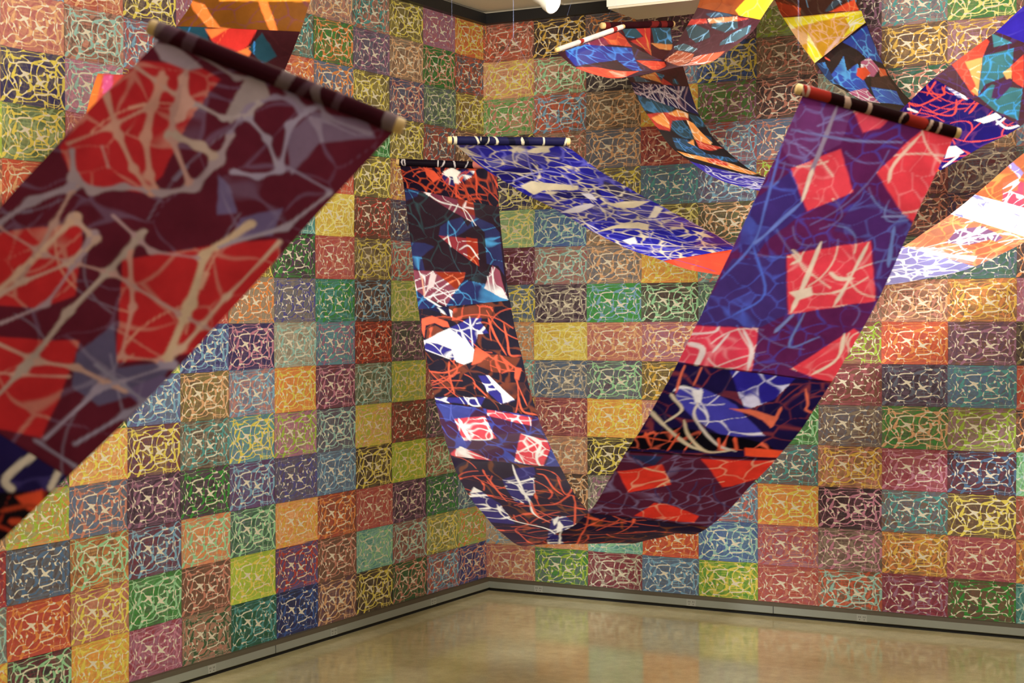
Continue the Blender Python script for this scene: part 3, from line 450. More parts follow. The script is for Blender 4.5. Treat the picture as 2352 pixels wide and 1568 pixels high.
 {"label":"nearest blurred maroon and red banner slanting off the left edge","sec":[[3.1367,-6.8184,2.4803,3.577,-6.5783,2.2785],[3.0376,-6.8993,2.3444,3.4754,-6.6607,2.1382],[2.9199,-6.9913,2.177,3.3552,-6.7541,1.9683],[2.8037,-7.0824,2.0134,3.2405,-6.8443,1.8114],[2.7007,-7.1647,1.9134,3.143,-6.9242,1.679],[2.6028,-7.2428,1.8734,3.0429,-7.0055,1.5544],[2.5105,-7.3193,1.7709,2.9363,-7.0905,1.4225],[2.4208,-7.4052,1.6926,2.8429,-7.179,1.3162],[2.3081,-7.4918,1.6415,2.7199,-7.2715,1.2586],[2.1812,-7.5849,1.6528,2.5752,-7.3743,1.281],[2.0558,-7.6754,1.7425,2.4243,-7.4786,1.3907],[1.9381,-7.7588,1.9007,2.2916,-7.5726,1.5686]],"grid":[130,3.4],"rod":[0],"sleeve":[["451622",[["8a7478",4,0.03],["6a4a58",4,0.02]],6]],"seg":[[0,5,"5a1a2c",[["poly",[[-0.01,0.367],[0.18,0.133],[0.31,0.183],[0.34,0.867],[0.41,1.45],[0.4,1.683],[0.16,1.85],[0.01,1.583],[-0.01,1.033]],"b01c26"],["poly",[[-0.0,2.683],[0.3,2.183],[0.48,2.9],[0.41,3.2],[0.22,3.45]],"b81c24"],["poly",[[0.33,3.85],[0.63,3.383],[0.83,4.75],[0.64,5.05]],"b81c24"],["poly",[[0.52,2.367],[0.8,1.817],[0.95,1.6],[1.01,1.767],[1.0,3.017],[0.8,3.467]],"b81c24"],["poly",[[-0.02,0.067],[0.07,0.0],[0.22,0.133],[0.18,0.25],[0.07,0.233]],"9a8898"],["poly",[[0.58,1.233],[0.65,1.3],[0.75,1.517],[0.69,1.6]],"6a5a86"],["poly",[[0.88,1.3],[0.77,1.55],[0.8,1.783],[0.92,1.583]],"6a5a86"],["poly",[[0.68,0.55],[0.69,0.15],[0.88,0.0],[0.96,0.15],[0.8,0.483],[0.81,0.95]],"76607c"],["poly",[[0.38,0.05],[0.44,0.0],[0.52,0.167],[0.47,0.667],[0.44,0.633]],"9a8a90"],["poly",[[0.66,3.55],[0.68,3.017],[0.82,3.517],[0.97,3.167],[1.0,3.533],[0.88,4.05],[0.75,3.983]],"5c5478"],["poly",[[0.91,3.75],[0.97,3.4],[1.06,3.383],[1.05,3.867]],"6a5a86"],["web",["6c4a66","c07068","c07068","c07068","c07068","b0a0a8","7a6a90","7a6a90","90809a","9a8a90","7a7090","8a80a0"],46,0.0065,81],["str",["7a6a84","d09a88","d09a88","d09a88","d09a88","b0a0a8","8a80a0","8a80a0","a090a8","9a8a90","8a80a0","8a80a0"],14,0.006,82],["net",[[[[-0.0,0.883],[0.16,1.25],[0.3,1.5],[0.43,1.667]],0.013,"c08c80"],[[[0.03,1.517],[0.11,1.217],[0.18,0.817],[0.14,0.433]],0.011,"c08c80"],[[[0.11,0.383],[0.25,1.167],[0.37,1.5],[0.42,1.583]],0.014,"c48c80"],[[[0.06,1.567],[0.14,1.8],[0.24,1.85],[0.32,1.7],[0.46,1.617],[0.54,1.45],[0.54,1.117],[0.51,0.8]],0.017,"a08c98"],[[[0.18,0.25],[0.26,0.75],[0.33,1.067],[0.52,1.433]],0.011,"b88c88"],[[[0.32,1.033],[0.44,1.033],[0.53,1.083]],0.018,"b09890"],[[[0.32,0.6],[0.44,0.633],[0.5,0.483],[0.5,0.3]],0.013,"a898a0"],[[[0.51,0.517],[0.63,0.667],[0.73,0.9]],0.011,"9c90a8"],[[[0.5,0.783],[0.48,0.383],[0.53,0.15],[0.59,0.1],[0.65,0.2]],0.008,"8c7c98"],[[[0.62,1.15],[0.71,1.1],[0.76,0.95],[0.66,0.4],[0.68,0.117]],0.014,"9c90ac"],[[[0.78,0.883],[0.97,0.95]],0.008,"8c7c98"],[[[0.04,2.483],[0.08,2.183],[0.16,1.9]],0.02,"98889a"],[[[0.17,1.883],[0.21,2.3],[0.26,2.95]],0.008,"b08c88"],[[[-0.0,0.433],[0.21,0.583]],0.01,"b89088"],[[[0.16,0.0],[0.36,0.1],[0.41,0.0]],0.008,"9c8c98"],[[[0.68,0.0],[0.75,0.15],[0.93,0.133]],0.01,"8c7c94"],[[[0.54,0.0],[0.64,0.133]],0.009,"8c7c94"],[[[0.78,1.883],[0.94,1.467],[0.98,0.983]],0.011,"a094a8"],[[[0.19,0.35],[0.28,0.633],[0.3,0.817]],0.022,"c89890"],[[[0.14,1.417],[0.22,1.583]],0.006,"b88888"],[[[0.25,2.167],[0.38,2.283],[0.37,2.583],[0.28,2.967],[0.24,3.4]],0.013,"c0a098"],[[[0.26,2.15],[0.24,2.85],[0.23,3.367]],0.014,"c8a494"],[[[0.82,1.567],[0.76,2.0],[0.86,2.533],[0.94,3.167]],0.02,"c8ac94"],[[[0.96,1.617],[0.95,2.317],[0.96,3.017],[0.94,3.217]],0.011,"c8a898"],[[[0.05,2.533],[0.27,2.617],[0.53,2.533],[0.86,2.667],[1.0,2.7]],0.007,"b89090"],[[[0.52,2.267],[0.69,2.783],[0.8,3.367],[0.94,3.217]],0.009,"c89088"],[[[0.51,2.033],[0.51,3.1],[0.56,4.017],[0.61,4.767]],0.015,"b09c98"],[[[0.37,2.0],[0.59,2.183],[0.77,2.05]],0.008,"b0909a"],[[[0.35,3.567],[0.42,3.117],[0.36,2.217]],0.01,"a890a0"],[[[0.36,3.85],[0.58,3.85],[0.7,3.717],[0.91,3.75]],0.01,"c09890"],[[[0.84,4.733],[0.83,3.85],[0.98,3.2]],0.012,"9c90ac"],[[[0.93,4.617],[0.98,4.0],[1.03,3.5]],0.009,"9088a4"],[[[0.82,4.833],[0.99,4.85]],0.01,"8c84a0"],[[[0.93,3.233],[1.15,3.283]],0.01,"9c90ac"],[[[0.75,3.583],[1.08,3.833]],0.008,"8c84a0"],[[[0.52,4.233],[0.71,3.867]],0.006,"c89890"]]]]],[5,8,"22184e",[["poly",[[0.77,5.85],[0.9,5.467],[0.99,5.233],[1.04,5.1],[1.03,5.467],[1.01,6.033],[0.93,6.433]],"161016"],["poly",[[0.92,5.483],[0.97,5.267],[1.04,5.45],[0.99,5.533]],"e04820"],["web",["3a3070","a83018"],26,0.008,91],["line",[[0.86,4.917],[0.85,5.383],[0.9,5.45]],0.016,"d8ccc0"],["line",[[0.96,4.967],[0.99,5.233]],0.012,"d8ccc0"],["line",[[1.01,4.983],[1.01,5.167]],0.007,"c0b8c8"],["line",[[0.92,5.717],[0.98,5.483],[1.04,5.45]],0.01,"b03c1c"],["line",[[0.97,5.75],[1.0,5.667]],0.012,"c84420"]]],[8,11,"5a1a2c",[["web",["8a7a90"],40,0.008,95],["str",["c08c80"],12,0.01,96]]]]},
 {"label":"vivid blue banner with cream splashes and a level blue dowel, white at right","sec":[[1.717,-3.2571,2.642,2.1129,-2.9199,2.6439],[1.7574,-3.0508,2.5501,2.1689,-2.7334,2.5582],[1.8617,-2.8337,2.4392,2.2617,-2.5024,2.4599],[1.9395,-2.6122,2.3519,2.3493,-2.2927,2.3707],[2.0327,-2.4251,2.263,2.3996,-2.06,2.3143],[2.1413,-2.2893,2.1887,2.4539,-1.8795,2.2572],[2.2675,-2.1602,2.1361,2.4867,-1.6937,2.2054],[2.435,-2.0356,2.0778,2.5985,-1.5509,2.1669],[2.6526,-1.8885,2.0338,2.7306,-1.3905,2.1593],[2.9258,-1.7688,2.008,2.8806,-1.2757,2.1592],[3.1703,-1.6329,2.0109,2.9899,-1.2149,2.1631],[3.4089,-1.5571,2.0344,3.0935,-1.2144,2.1723],[3.6251,-1.4885,2.0961,3.1969,-1.2175,2.2126],[3.8747,-1.447,2.2333,3.436,-1.2098,2.3776],[4.029,-1.4623,2.3221,3.5717,-1.2583,2.4622],[4.3484,-1.5085,2.5521,3.9154,-1.2901,2.7383]],"grid":[130,2.3],"rod":[0],"sleeve":[["1e1c40",[["d8ceb0",10,0.005],["141428",3,0.03]],7]],"seg":[[0,6,"221ea4",[["poly",[[0.02,1.15],[0.53,0.9],[0.26,1.517],[-0.04,1.683]],"1c1668"],["poly",[[0.22,1.917],[0.71,1.867],[0.61,2.317],[0.26,2.283]],"1c1668"],["poly",[[0.08,0.783],[0.6,0.2],[0.48,0.667],[0.1,0.95]],"5a58b0"],["poly",[[0.88,1.583],[1.01,2.4],[0.76,2.6],[0.76,1.883]],"3a3660"],["web",["e4d8c0","e4d8c0","e4d8c0","c8c0d8","e4d8c0"],80,0.009,101],["web",["5c5ad4","3a34a0","3a34a0","8886d0","5a5890"],46,0.012,102],["str",["f0e4cc","f0e4cc","f0e4cc","f0e4cc","e8d8b8"],44,0.01,103],["poly",[[0.56,0.317],[0.69,0.117],[0.83,0.067],[0.78,0.267],[0.65,0.367]],"ecdfc0"],["poly",[[0.08,1.667],[0.24,1.517],[0.32,1.583],[0.58,1.733],[0.51,1.917],[0.22,1.867],[0.06,2.033],[0.06,1.9]],"ecdfc0"],["poly",[[-0.01,2.95],[0.24,2.633],[0.43,2.5],[0.43,2.617],[0.18,2.933]],"eeeaf8"],["poly",[[0.57,2.583],[0.75,2.45],[0.99,2.5],[0.73,2.817],[0.59,2.75]],"ecdfc0"],["poly",[[0.7,3.35],[0.95,2.767],[0.98,2.9],[0.77,3.367]],"f0e8d8"],["poly",[[-0.01,3.933],[0.31,3.633],[0.54,3.55],[0.6,3.733],[0.48,4.083],[0.43,3.9],[0.26,3.8]],"ecdfc0"],["poly",[[0.49,2.067],[0.57,2.083],[0.53,2.383],[0.47,2.3]],"eeeaf8"],["poly",[[0.1,4.467],[0.27,4.333],[0.19,4.683],[0.1,4.717]],"ffffff"],["poly",[[0.86,4.333],[0.93,4.6],[0.93,4.983],[0.85,4.8]],"ecdfc0"],["line",[[0.54,1.833],[0.84,2.017],[0.98,2.383]],0.009,"ecdfc0"],["line",[[0.43,2.617],[0.51,3.4],[0.95,3.4]],0.009,"e8e4f4"],["line",[[0.27,1.55],[0.6,0.2]],0.005,"8886e0"],["line",[[0.24,1.817],[0.14,2.5]],0.009,"ecdfc0"],["line",[[0.08,1.5],[0.49,1.167],[0.61,1.35],[0.51,1.8]],0.007,"b0aef0"],["line",[[0.05,3.133],[0.07,3.833]],0.01,"f4f0ff"],["line",[[0.1,4.633],[0.4,5.083],[0.81,5.767]],0.01,"f4ecf0"]]],[6,8.5,"d23c12",[["str",["3838b0"],3,0.01,111],["web",["e85a20"],12,0.01,112]]],[8.5,12,"8682bc",[["web",["ffffff"],60,0.016,121],["str",["ffffff"],26,0.014,122]]],[12,13,"c4704e",[["poly",[[0.72,12.683],[0.53,12.917],[0.22,12.817],[0.22,12.633],[0.38,12.467],[0.65,12.367]],"7c5478"],["poly",[[0.44,12.4],[0.3,12.683],[-0.07,12.667],[0.08,12.267]],"b05a34"],["poly",[[0.98,12.983],[0.74,12.933],[0.73,12.4],[0.96,12.5]],"a8684e"],["poly",[[0.96,12.033],[0.7,12.217],[0.07,12.067],[0.52,11.65],[0.87,11.683]],"e09a90"],["web",["f09a60","ffffff","f0904c","f0904c","ffffff"],36,0.009,131],["str",["ffffff","ffffff","ffb070","ffb070","ffffff"],14,0.01,132],["poly",[[0.78,12.0],[0.69,12.117],[0.43,12.133],[0.16,12.267],[0.1,12.117],[0.35,12.083],[0.63,11.85]],"ffffff"]]],[13,14,"ffffff",[["poly",[[1.02,13.95],[0.97,14.017],[0.74,13.867],[0.9,13.9]],"8c88c8"],["poly",[[0.88,13.75],[0.81,13.883],[0.77,13.65]],"8c88c8"],["poly",[[1.0,13.017],[0.86,13.067],[0.76,12.967],[0.9,12.983]],"7c78b4"],["str",["8c88c8","ffffff","ffffff","ffffff"],12,0.007,141]]],[14,15,"a85a34",[["poly",[[0.83,14.233],[0.75,14.383],[0.7,14.383],[0.34,13.8],[0.62,13.9]],"c04058"],["poly",[[1.02,14.533],[0.99,14.583],[0.8,14.5],[0.78,14.417]],"8c7ab0"],["poly",[[0.88,14.3],[0.79,14.417],[0.67,14.25],[0.77,14.167]],"f05a38"],["web",["e8803c","ffffff","ffffff","ffffff"],30,0.009,151],["str",["f0a050","ffffff","ffffff","fff0c0"],8,0.009,152]]]]},
 {"label":"dark red and blue banner dipping from the tilted white-lit dowel","sec":[[1.7281,-2.2362,3.1897,1.854,-1.762,3.3603],[1.7868,-2.1635,3.1267,1.8653,-1.6839,3.3135],[1.8458,-2.0844,3.0905,1.8996,-1.5986,3.2695],[1.9063,-2.0011,3.0741,1.9478,-1.5082,3.2361],[1.9716,-1.9203,3.0814,1.9847,-1.418,3.2193],[2.083,-1.8694,3.1038,1.9765,-1.411,3.2232],[2.2039,-1.8015,3.1366,1.9435,-1.429,3.2399],[2.3419,-1.7817,3.1528,1.986,-1.4617,3.2765],[2.4589,-1.7726,3.2085,2.0486,-1.4831,3.3288],[2.5649,-1.7564,3.2851,2.125,-1.5089,3.4107],[2.6303,-1.7702,3.3448,2.1902,-1.5338,3.4879],[2.7402,-1.8082,3.4579,2.284,-1.6064,3.6049],[2.8681,-1.8533,3.5756,2.4217,-1.6373,3.7303]],"grid":[100,2.2],"rod":[0],"sleeve":[["e4dad4",[["a03028",2,0.03]],8]],"seg":[[0,5,"38161f",[["poly",[[0.7,0.0],[0.95,0.0],[1.0,0.667],[0.97,1.433],[0.69,0.6],[0.52,0.1]],"c03820"],["poly",[[0.41,0.0],[0.7,0.0],[0.69,0.6],[0.51,0.533]],"7c2a44"],["poly",[[0.11,0.0],[0.42,0.083],[0.94,1.467],[0.7,2.533],[0.47,3.533],[0.39,2.55],[0.34,1.483],[0.02,0.983],[0.06,0.317]],"20288c"],["poly",[[-0.01,1.017],[0.18,1.6],[0.45,3.45],[0.05,3.5],[-0.0,2.767],[-0.05,1.65]],"dc3a1c"],["poly",[[0.74,2.417],[0.88,2.933],[1.1,4.3],[0.49,4.85],[0.67,3.25]],"dc3a1c"],["poly",[[0.24,1.333],[0.55,1.8],[0.42,3.267],[0.27,1.983]],"301018"],["poly",[[0.22,2.267],[0.36,2.9],[0.14,3.517],[0.1,2.983]],"f06a48"],["web",["52203a","f07030","e0b0b0","3a86e8","f06030","f07040","4a1818","f8b098"],60,0.006,161],["str",["4a3a78","f07030","f0c0b0","48a0f4","f06030","f08050","3a2050","f8b098"],14,0.005,162]]],[5,10,"4c262e",[["poly",[[1.0,8.767],[0.88,9.017],[0.61,8.817],[0.51,8.5],[0.65,8.083],[0.85,8.35]],"3a5058"],["poly",[[0.64,9.317],[0.3,9.667],[0.23,9.217],[0.36,8.833],[0.61,8.967]],"3a5058"],["poly",[[0.27,8.3],[0.24,8.917],[0.09,9.617],[0.03,9.05],[0.07,8.483],[0.22,8.15]],"44626e"],["poly",[[1.0,7.65],[0.83,7.933],[0.5,7.717],[0.51,7.467],[0.94,7.383]],"4a6068"],["poly",[[0.83,9.767],[0.66,9.95],[0.5,10.0],[0.41,9.9],[0.71,9.583]],"3a5068"],["poly",[[1.06,9.183],[0.77,9.467],[0.71,9.2],[0.99,8.917]],"c8342a"],["poly",[[0.75,9.467],[0.34,9.933],[0.29,9.7],[0.67,9.2]],"ec9258"],["poly",[[0.34,9.917],[0.17,9.917],[0.3,9.667]],"c03028"],["poly",[[0.91,6.083],[0.83,7.367],[0.44,7.333],[0.16,6.067]],"b85a38"],["poly",[[0.32,7.333],[0.04,7.883],[-0.02,7.15],[0.12,6.083],[0.37,7.083]],"e0603c"],["web",["5e3440","8cc8f0","8cc8f0","8cc8f0","a0d0e8","8cc8f0","e86050","fff0e0","e86050","f0c0a0","ffe8e0"],50,0.006,171],["str",["60384a","a0d4f8","a0d4f8","a0d4f8","c0e0f0","8cc8f0","e86050","fff0e0","e86050","f0d0c0","ffffff"],14,0.005,172]]],[10,12,"a04c1c",[["poly",[[0.43,10.183],[0.39,10.467],[0.35,10.833],[-0.06,11.033],[-0.01,10.7],[0.01,10.0],[0.32,9.967]],"f4d81c"],["web",["8c3c1c","f8f078"],24,0.006,181]]]]},  # near-white sleeve colour paints in the strong light on the dowel
 {"label":"teal, orange and navy banner hanging close to the right wall behind others","sec":[[1.6184,-1.478,3.4327,1.8061,-0.9976,3.4976],[1.6489,-1.4878,3.3243,1.8357,-1.0052,3.3807],[1.7452,-1.5431,3.1913,1.8995,-1.0498,3.252],[1.8167,-1.5752,3.1118,1.9451,-1.0713,3.1412],[1.8556,-1.5937,3.0441,2.0226,-1.1079,2.9696],[1.9822,-1.589,2.8606,2.1443,-1.0968,2.8093],[2.066,-1.575,2.7465,2.283,-1.1068,2.6864],[2.1486,-1.5593,2.6723,2.4181,-1.1194,2.6033],[2.3292,-1.5329,2.5652,2.5755,-1.0755,2.5758],[2.5649,-1.4561,2.5103,2.6844,-0.9613,2.6142],[2.8328,-1.3436,2.4839,2.7885,-0.866,2.6875],[3.1422,-1.224,2.5148,2.8973,-0.8646,2.8003],[3.3614,-1.1331,2.6055,3.0101,-0.8814,2.8932],[3.5589,-1.1083,2.7134,3.1457,-0.9456,2.9847],[3.7545,-1.0402,2.819,3.3122,-1.0367,3.0925],[4.0575,-1.1692,3.0828,3.6169,-1.017,3.3126],[4.295,-1.1402,3.2787,3.8401,-1.0105,3.4936]],"grid":[110,2.2],"rod":[0],"sleeve":[["3a161a",[["7a2420",3,0.04]],9]],"seg":[[0,3,"4c1a20",[["poly",[[0.26,0.0],[0.49,0.0],[0.54,0.55],[0.3,0.5]],"34505c"],["poly",[[0.69,0.017],[1.0,0.0],[0.98,0.867],[0.69,0.8]],"34505c"],["poly",[[0.46,0.0],[0.68,0.0],[0.59,1.383],[0.5,1.067],[0.35,0.683],[0.55,0.45]],"c03028"],["poly",[[0.64,0.8],[0.98,0.867],[0.94,1.133],[0.75,1.083]],"dc8844"],["poly",[[0.23,2.483],[0.52,2.2],[0.63,3.017],[0.43,2.8]],"e89040"],["poly",[[0.48,2.267],[0.73,3.0],[0.54,2.967]],"c03028"],["poly",[[0.52,2.233],[0.65,2.417],[0.55,2.75]],"34586a"],["poly",[[0.75,2.683],[0.81,2.633],[0.85,2.917],[0.74,2.883]],"34586a"],["poly",[[0.13,2.233],[0.23,2.483],[0.36,2.883],[0.1,2.917]],"48647a"],["web",["3c1418","5ca8e8","5ca8e8","e09040","f0c080","f0c080","e09040","5ca8e8","5ca8e8","90c0e8"],24,0.005,191]]],[3,4,"1c1250",[["web",["c8a0a8"],8,0.004,201],["str",["f8ecf0"],22,0.004,202]]],[4,7,"1d1418",[["poly",[[0.02,3.967],[0.19,3.917],[0.64,3.9],[0.48,4.267],[0.13,4.483],[-0.0,4.467]],"2c4a58"],["poly",[[0.32,4.633],[0.58,4.4],[0.63,4.8],[0.51,5.133],[0.33,5.183],[0.23,4.933]],"26404c"],["poly",[[0.8,4.067],[1.04,4.083],[1.03,4.333],[0.74,4.583],[0.79,4.283]],"26404c"],["poly",[[0.15,5.3],[0.41,5.2],[0.51,5.867],[1.02,5.683],[0.93,5.933],[0.42,6.217],[0.07,5.917]],"26445c"],["poly",[[0.8,4.75],[0.94,4.767],[0.88,4.967],[0.78,4.967]],"26445c"],["poly",[[-0.0,4.583],[0.38,4.333],[0.77,4.067],[0.73,4.333],[0.37,4.583],[0.18,5.033],[0.02,5.033],[-0.02,4.817]],"b42c1e"],["poly",[[0.03,4.683],[0.31,4.383],[0.3,4.65],[0.21,4.917],[0.06,4.817]],"ec9440"],["poly",[[0.4,4.35],[0.64,4.033],[0.8,4.067],[0.74,4.267],[0.47,4.383]],"ec9440"],["poly",[[0.67,4.367],[0.77,4.417],[0.81,4.683],[0.86,5.017],[0.77,5.2],[0.55,5.1],[0.62,4.733]],"ec9440"],["poly",[[0.36,5.367],[0.53,5.117],[0.44,5.467]],"ec9440"],["poly",[[0.56,5.1],[0.77,5.2],[0.98,5.167],[0.65,5.567],[0.48,5.567]],"c03020"],["poly",[[0.03,6.117],[0.19,6.167],[0.57,6.117],[0.81,6.15],[1.05,6.533],[0.86,6.833],[0.45,6.617],[0.07,6.5]],"ec9440"],["poly",[[0.39,6.25],[0.59,6.05],[0.73,6.183],[0.63,6.467],[0.38,6.517]],"c03020"],["web",["1d1418","4080b0","3a78a8","3a78a8","4080d0","4080d0","d05038","f8d8b0","f8d8b0","f8d8b0","f8d8b0","f0a080","fff0d8","f0a080"],60,0.0045,211],["str",["261c24","4898e0","3a78a8","3a78a8","4898e0","4898e0","c03828","fff0d8","fff0d8","fff0d8","f8d8b0","f0a080","fff0d8","f0a080"],8,0.004,212]]],[7,9,"30229c",[["str",["ffffff"],34,0.006,221],["web",["b0a8f0"],20,0.004,222]]],[9,12,"e04a1c",[["web",["f08040"],20,0.006,231]]],[12,14,"1c1064",[["poly",[[0.85,13.95],[0.75,14.05],[0.58,13.933],[0.67,13.883]],"8a84b8"],["web",["50286c","ffffff"],34,0.008,241],["str",["f44c3a","ffffff"],26,0.0055,242],["poly",[[0.78,14.05],[0.72,14.067],[0.58,13.933],[0.64,13.917]],"ffffff"],["poly",[[0.35,13.583],[0.28,13.983],[0.2,13.95],[0.26,13.65]],"ffffff"],["line",[[0.21,13.85],[0.07,13.817],[0.01,14.017]],0.013,"ffffff"],["line",[[0.17,13.767],[0.18,14.033]],0.01,"ffffff"],["poly",[[0.23,12.567],[0.18,12.717],[0.05,12.683],[0.06,12.5],[0.11,12.3]],"fff8f0"],["line",[[0.02,12.1],[0.05,12.55]],0.01,"fff8f0"],["line",[[0.95,12.833],[0.82,12.917]],0.014,"ffffff"],["line",[[1.01,13.0],[0.88,13.1],[0.79,13.8]],0.01,"f44c3a"],["line",[[0.91,13.533],[0.96,13.95]],0.009,"f44c3a"],["line",[[1.01,13.517],[0.8,13.767],[0.87,13.917]],0.008,"f44c3a"],["line",[[0.81,13.05],[0.54,13.367],[0.66,13.817]],0.008,"f44c3a"],["line",[[0.45,13.683],[0.5,14.033]],0.01,"f44c3a"],["poly",[[0.09,12.733],[-0.04,12.767],[-0.02,12.683]],"f44c3a"]]],[14,15,"54323c",[["poly",[[1.0,14.317],[1.01,14.85],[0.94,14.817],[0.84,14.583],[0.93,14.433],[0.64,14.2],[0.57,14.05]],"f24a34"],["poly",[[0.93,14.433],[0.84,14.583],[0.66,14.3],[0.54,14.083],[0.63,14.1],[0.64,14.2]],"f4b464"],["poly",[[0.85,14.6],[0.68,14.867],[0.52,14.633],[0.51,14.467],[0.59,14.283],[0.54,14.083],[0.73,14.417]],"447a80"],["poly",[[1.01,14.95],[0.74,14.933],[0.85,14.767]],"4c8c98"],["poly",[[0.55,14.633],[0.54,14.833],[0.27,14.467],[0.41,14.483]],"f0402c"],["poly",[[0.55,14.517],[0.54,14.633],[0.44,14.5],[0.47,14.467]],"f4b464"],["poly",[[0.54,14.083],[0.54,14.317],[0.27,14.45],[0.07,14.05],[0.29,14.0]],"447a80"],["poly",[[0.43,14.15],[0.51,14.333],[0.45,14.5],[0.38,14.433],[0.37,14.183]],"543058"],["web",["5c3c78","f86a50","fff0c0","40a8f0","58b8f0","f06a50","fff0c0","40a8f0","5040a0"],40,0.006,251],["str",["5c3c78","f46048","ffffff","40a8f0","58b8f0","f06a50","fff0c0","40a8f0","5040a0"],8,0.006,252]]],[15,16,"3420b8",[["str",["d8d0f8"],7,0.008,261],["web",["4838c8"],12,0.006,262]]]]},
 {"label":"yellow then blue banner dropping from the top behind the purple banner","sec":[[2.3432,-1.031,3.7592,2.7634,-0.7255,3.7817],[2.4411,-1.0463,3.5803,2.7807,-0.6539,3.6118],[2.4862,-1.0407,3.4799,2.7956,-0.6297,3.5563],[2.6506,-0.9966,3.2196,2.8087,-0.5824,3.4921],[2.7298,-0.9632,3.1283,2.8641,-0.501,3.3236],[2.8158,-0.9054,3.0654,2.9324,-0.4093,3.1682],[2.9277,-0.8036,2.9816,3.0063,-0.2976,3.0649],[3.0516,-0.7324,2.8982,3.1378,-0.2303,2.9991],[3.2156,-0.6321,2.8626,3.2915,-0.1538,3.0517]],"grid":[110,2.2],"rod":[],"sleeve":[],"seg":[[0,2,"4c2e24",[["poly",[[-0.01,1.05],[0.28,1.517],[0.23,1.967],[-0.01,1.983]],"a03818"],["poly",[[0.6,1.933],[0.98,0.95],[0.97,1.983]],"e04a20"],["poly",[[0.72,1.0],[0.83,1.0],[0.62,1.883],[0.55,1.867]],"44505c"],["poly",[[0.06,0.6],[0.12,1.0],[0.28,1.417],[0.01,1.1]],"682c18"],["web",["604838","f06a30","f08048","b0d0e8","905030"],26,0.006,271],["str",["6aa0c0","d05020","f08048","c8e0f8","905030"],7,0.005,272]]],[2,3,"d89c14",[["poly",[[-0.0,2.0],[1.01,2.067],[1.01,2.417],[0.71,2.217],[0.37,2.233],[0.01,2.267]],"fcec24"],["poly",[[0.75,2.35],[1.0,2.183],[1.01,2.983],[0.58,2.9],[0.76,2.75]],"fcec24"],["poly",[[0.19,2.417],[0.16,2.7],[0.16,3.0],[-0.0,3.017],[0.01,2.733]],"fcec24"],["web",["ecb880","fff8c0","fff8e0","fff8c0"],32,0.006,281],["str",["f0b8a0","fff4a0","ffffff","fff8c0"],9,0.006,282],["line",[[0.56,2.833],[0.2,2.983]],0.016,"f4c8b8"]]],[3,8,"26161a",[["poly",[[0.54,3.017],[0.99,3.083],[0.99,3.683],[1.0,4.283],[0.76,3.933],[0.68,3.533]],"2c44a8"],["poly",[[0.05,3.767],[0.45,3.4],[0.34,3.967],[0.57,3.9],[0.41,5.017],[0.05,5.0]],"2c50c0"],["poly",[[0.49,4.933],[0.88,5.317],[0.71,6.067],[0.26,5.7]],"3868d8"],["poly",[[0.63,3.917],[0.81,3.933],[0.88,4.4],[0.68,4.567],[0.47,4.4]],"c86890"],["poly",[[0.88,4.35],[0.98,4.467],[0.95,4.683],[0.8,4.65]],"f46428"],["poly",[[0.63,4.583],[0.95,4.683],[0.9,5.267],[0.49,4.933]],"4c2c28"],["poly",[[-0.0,4.95],[0.38,4.933],[0.28,5.767],[0.03,5.483]],"c86090"],["poly",[[0.02,3.017],[0.14,3.133],[0.06,4.383],[-0.01,4.083]],"20386c"],["web",["3a2424","58b4fc","58b4fc","78c4ff","ffffff","f8a070","60403c","ffffff","4090e0"],60,0.0065,291],["str",["342028","60bcff","60bcff","a0d8ff","ffffff","f8a070","60403c","ffffff","4090e0"],12,0.006,292],["poly",[[0.51,4.067],[0.65,4.133],[0.67,4.417],[0.45,4.567],[0.41,4.283]],"f44c18"],["line",[[0.71,3.033],[0.74,3.483],[0.79,3.917]],0.008,"58b8ff"],["line",[[0.18,3.033],[0.22,3.2]],0.01,"f86048"]]]]},
 {"label":"brown and orange banner dropping from the top behind the nearest banner","sec":[[1.1966,-4.3037,3.3066,1.467,-3.8633,3.3674],[1.1204,-4.3207,3.161,1.4009,-3.8862,3.2141],[1.0256,-4.3081,3.0739,1.3604,-3.9102,3.0817],[0.9788,-4.312,2.9697,1.2631,-3.8771,2.95],[0.8822,-4.3224,2.7955,1.1493,-3.8773,2.7618],[0.768,-4.3573,2.5997,0.9898,-3.889,2.5526],[0.6333,-4.3974,2.421,0.8144,-3.9152,2.3484]],"grid":[90,3.0],"rod":[],"sleeve":[],"seg":[[0,2,"70400e",[["poly",[[-0.03,0.933],[0.11,1.083],[0.34,1.967],[0.44,2.017],[0.31,2.35],[0.24,1.967],[0.04,1.25]],"f47c2c"],["poly",[[0.52,0.883],[0.6,0.883],[0.82,2.017],[0.75,2.017]],"f47828"],["poly",[[0.16,0.533],[0.97,0.75],[1.01,1.05],[0.22,0.983]],"f09018"],["web",["6a3440","f8a060","f89050","f8b040"],30,0.004,301]]],[2,6,"341418",[["poly",[[0.3,2.417],[0.43,1.967],[0.65,2.0],[0.62,2.567],[0.56,2.867],[0.34,2.567]],"c8241c"],["poly",[[0.51,2.867],[0.67,2.5],[0.66,2.983]],"f0742c"],["poly",[[-0.0,2.017],[0.24,1.967],[0.3,2.583],[0.16,2.467]],"204454"],["poly",[[0.63,2.667],[0.7,2.1],[0.89,2.8],[0.81,3.05]],"1e3c48"],["poly",[[0.24,2.083],[0.43,1.967],[0.31,2.417]],"f07830"],["web",["3c181c","e85a30","f8a060","3a90e0","3a98f0","f8a060"],30,0.005,311]]]]},
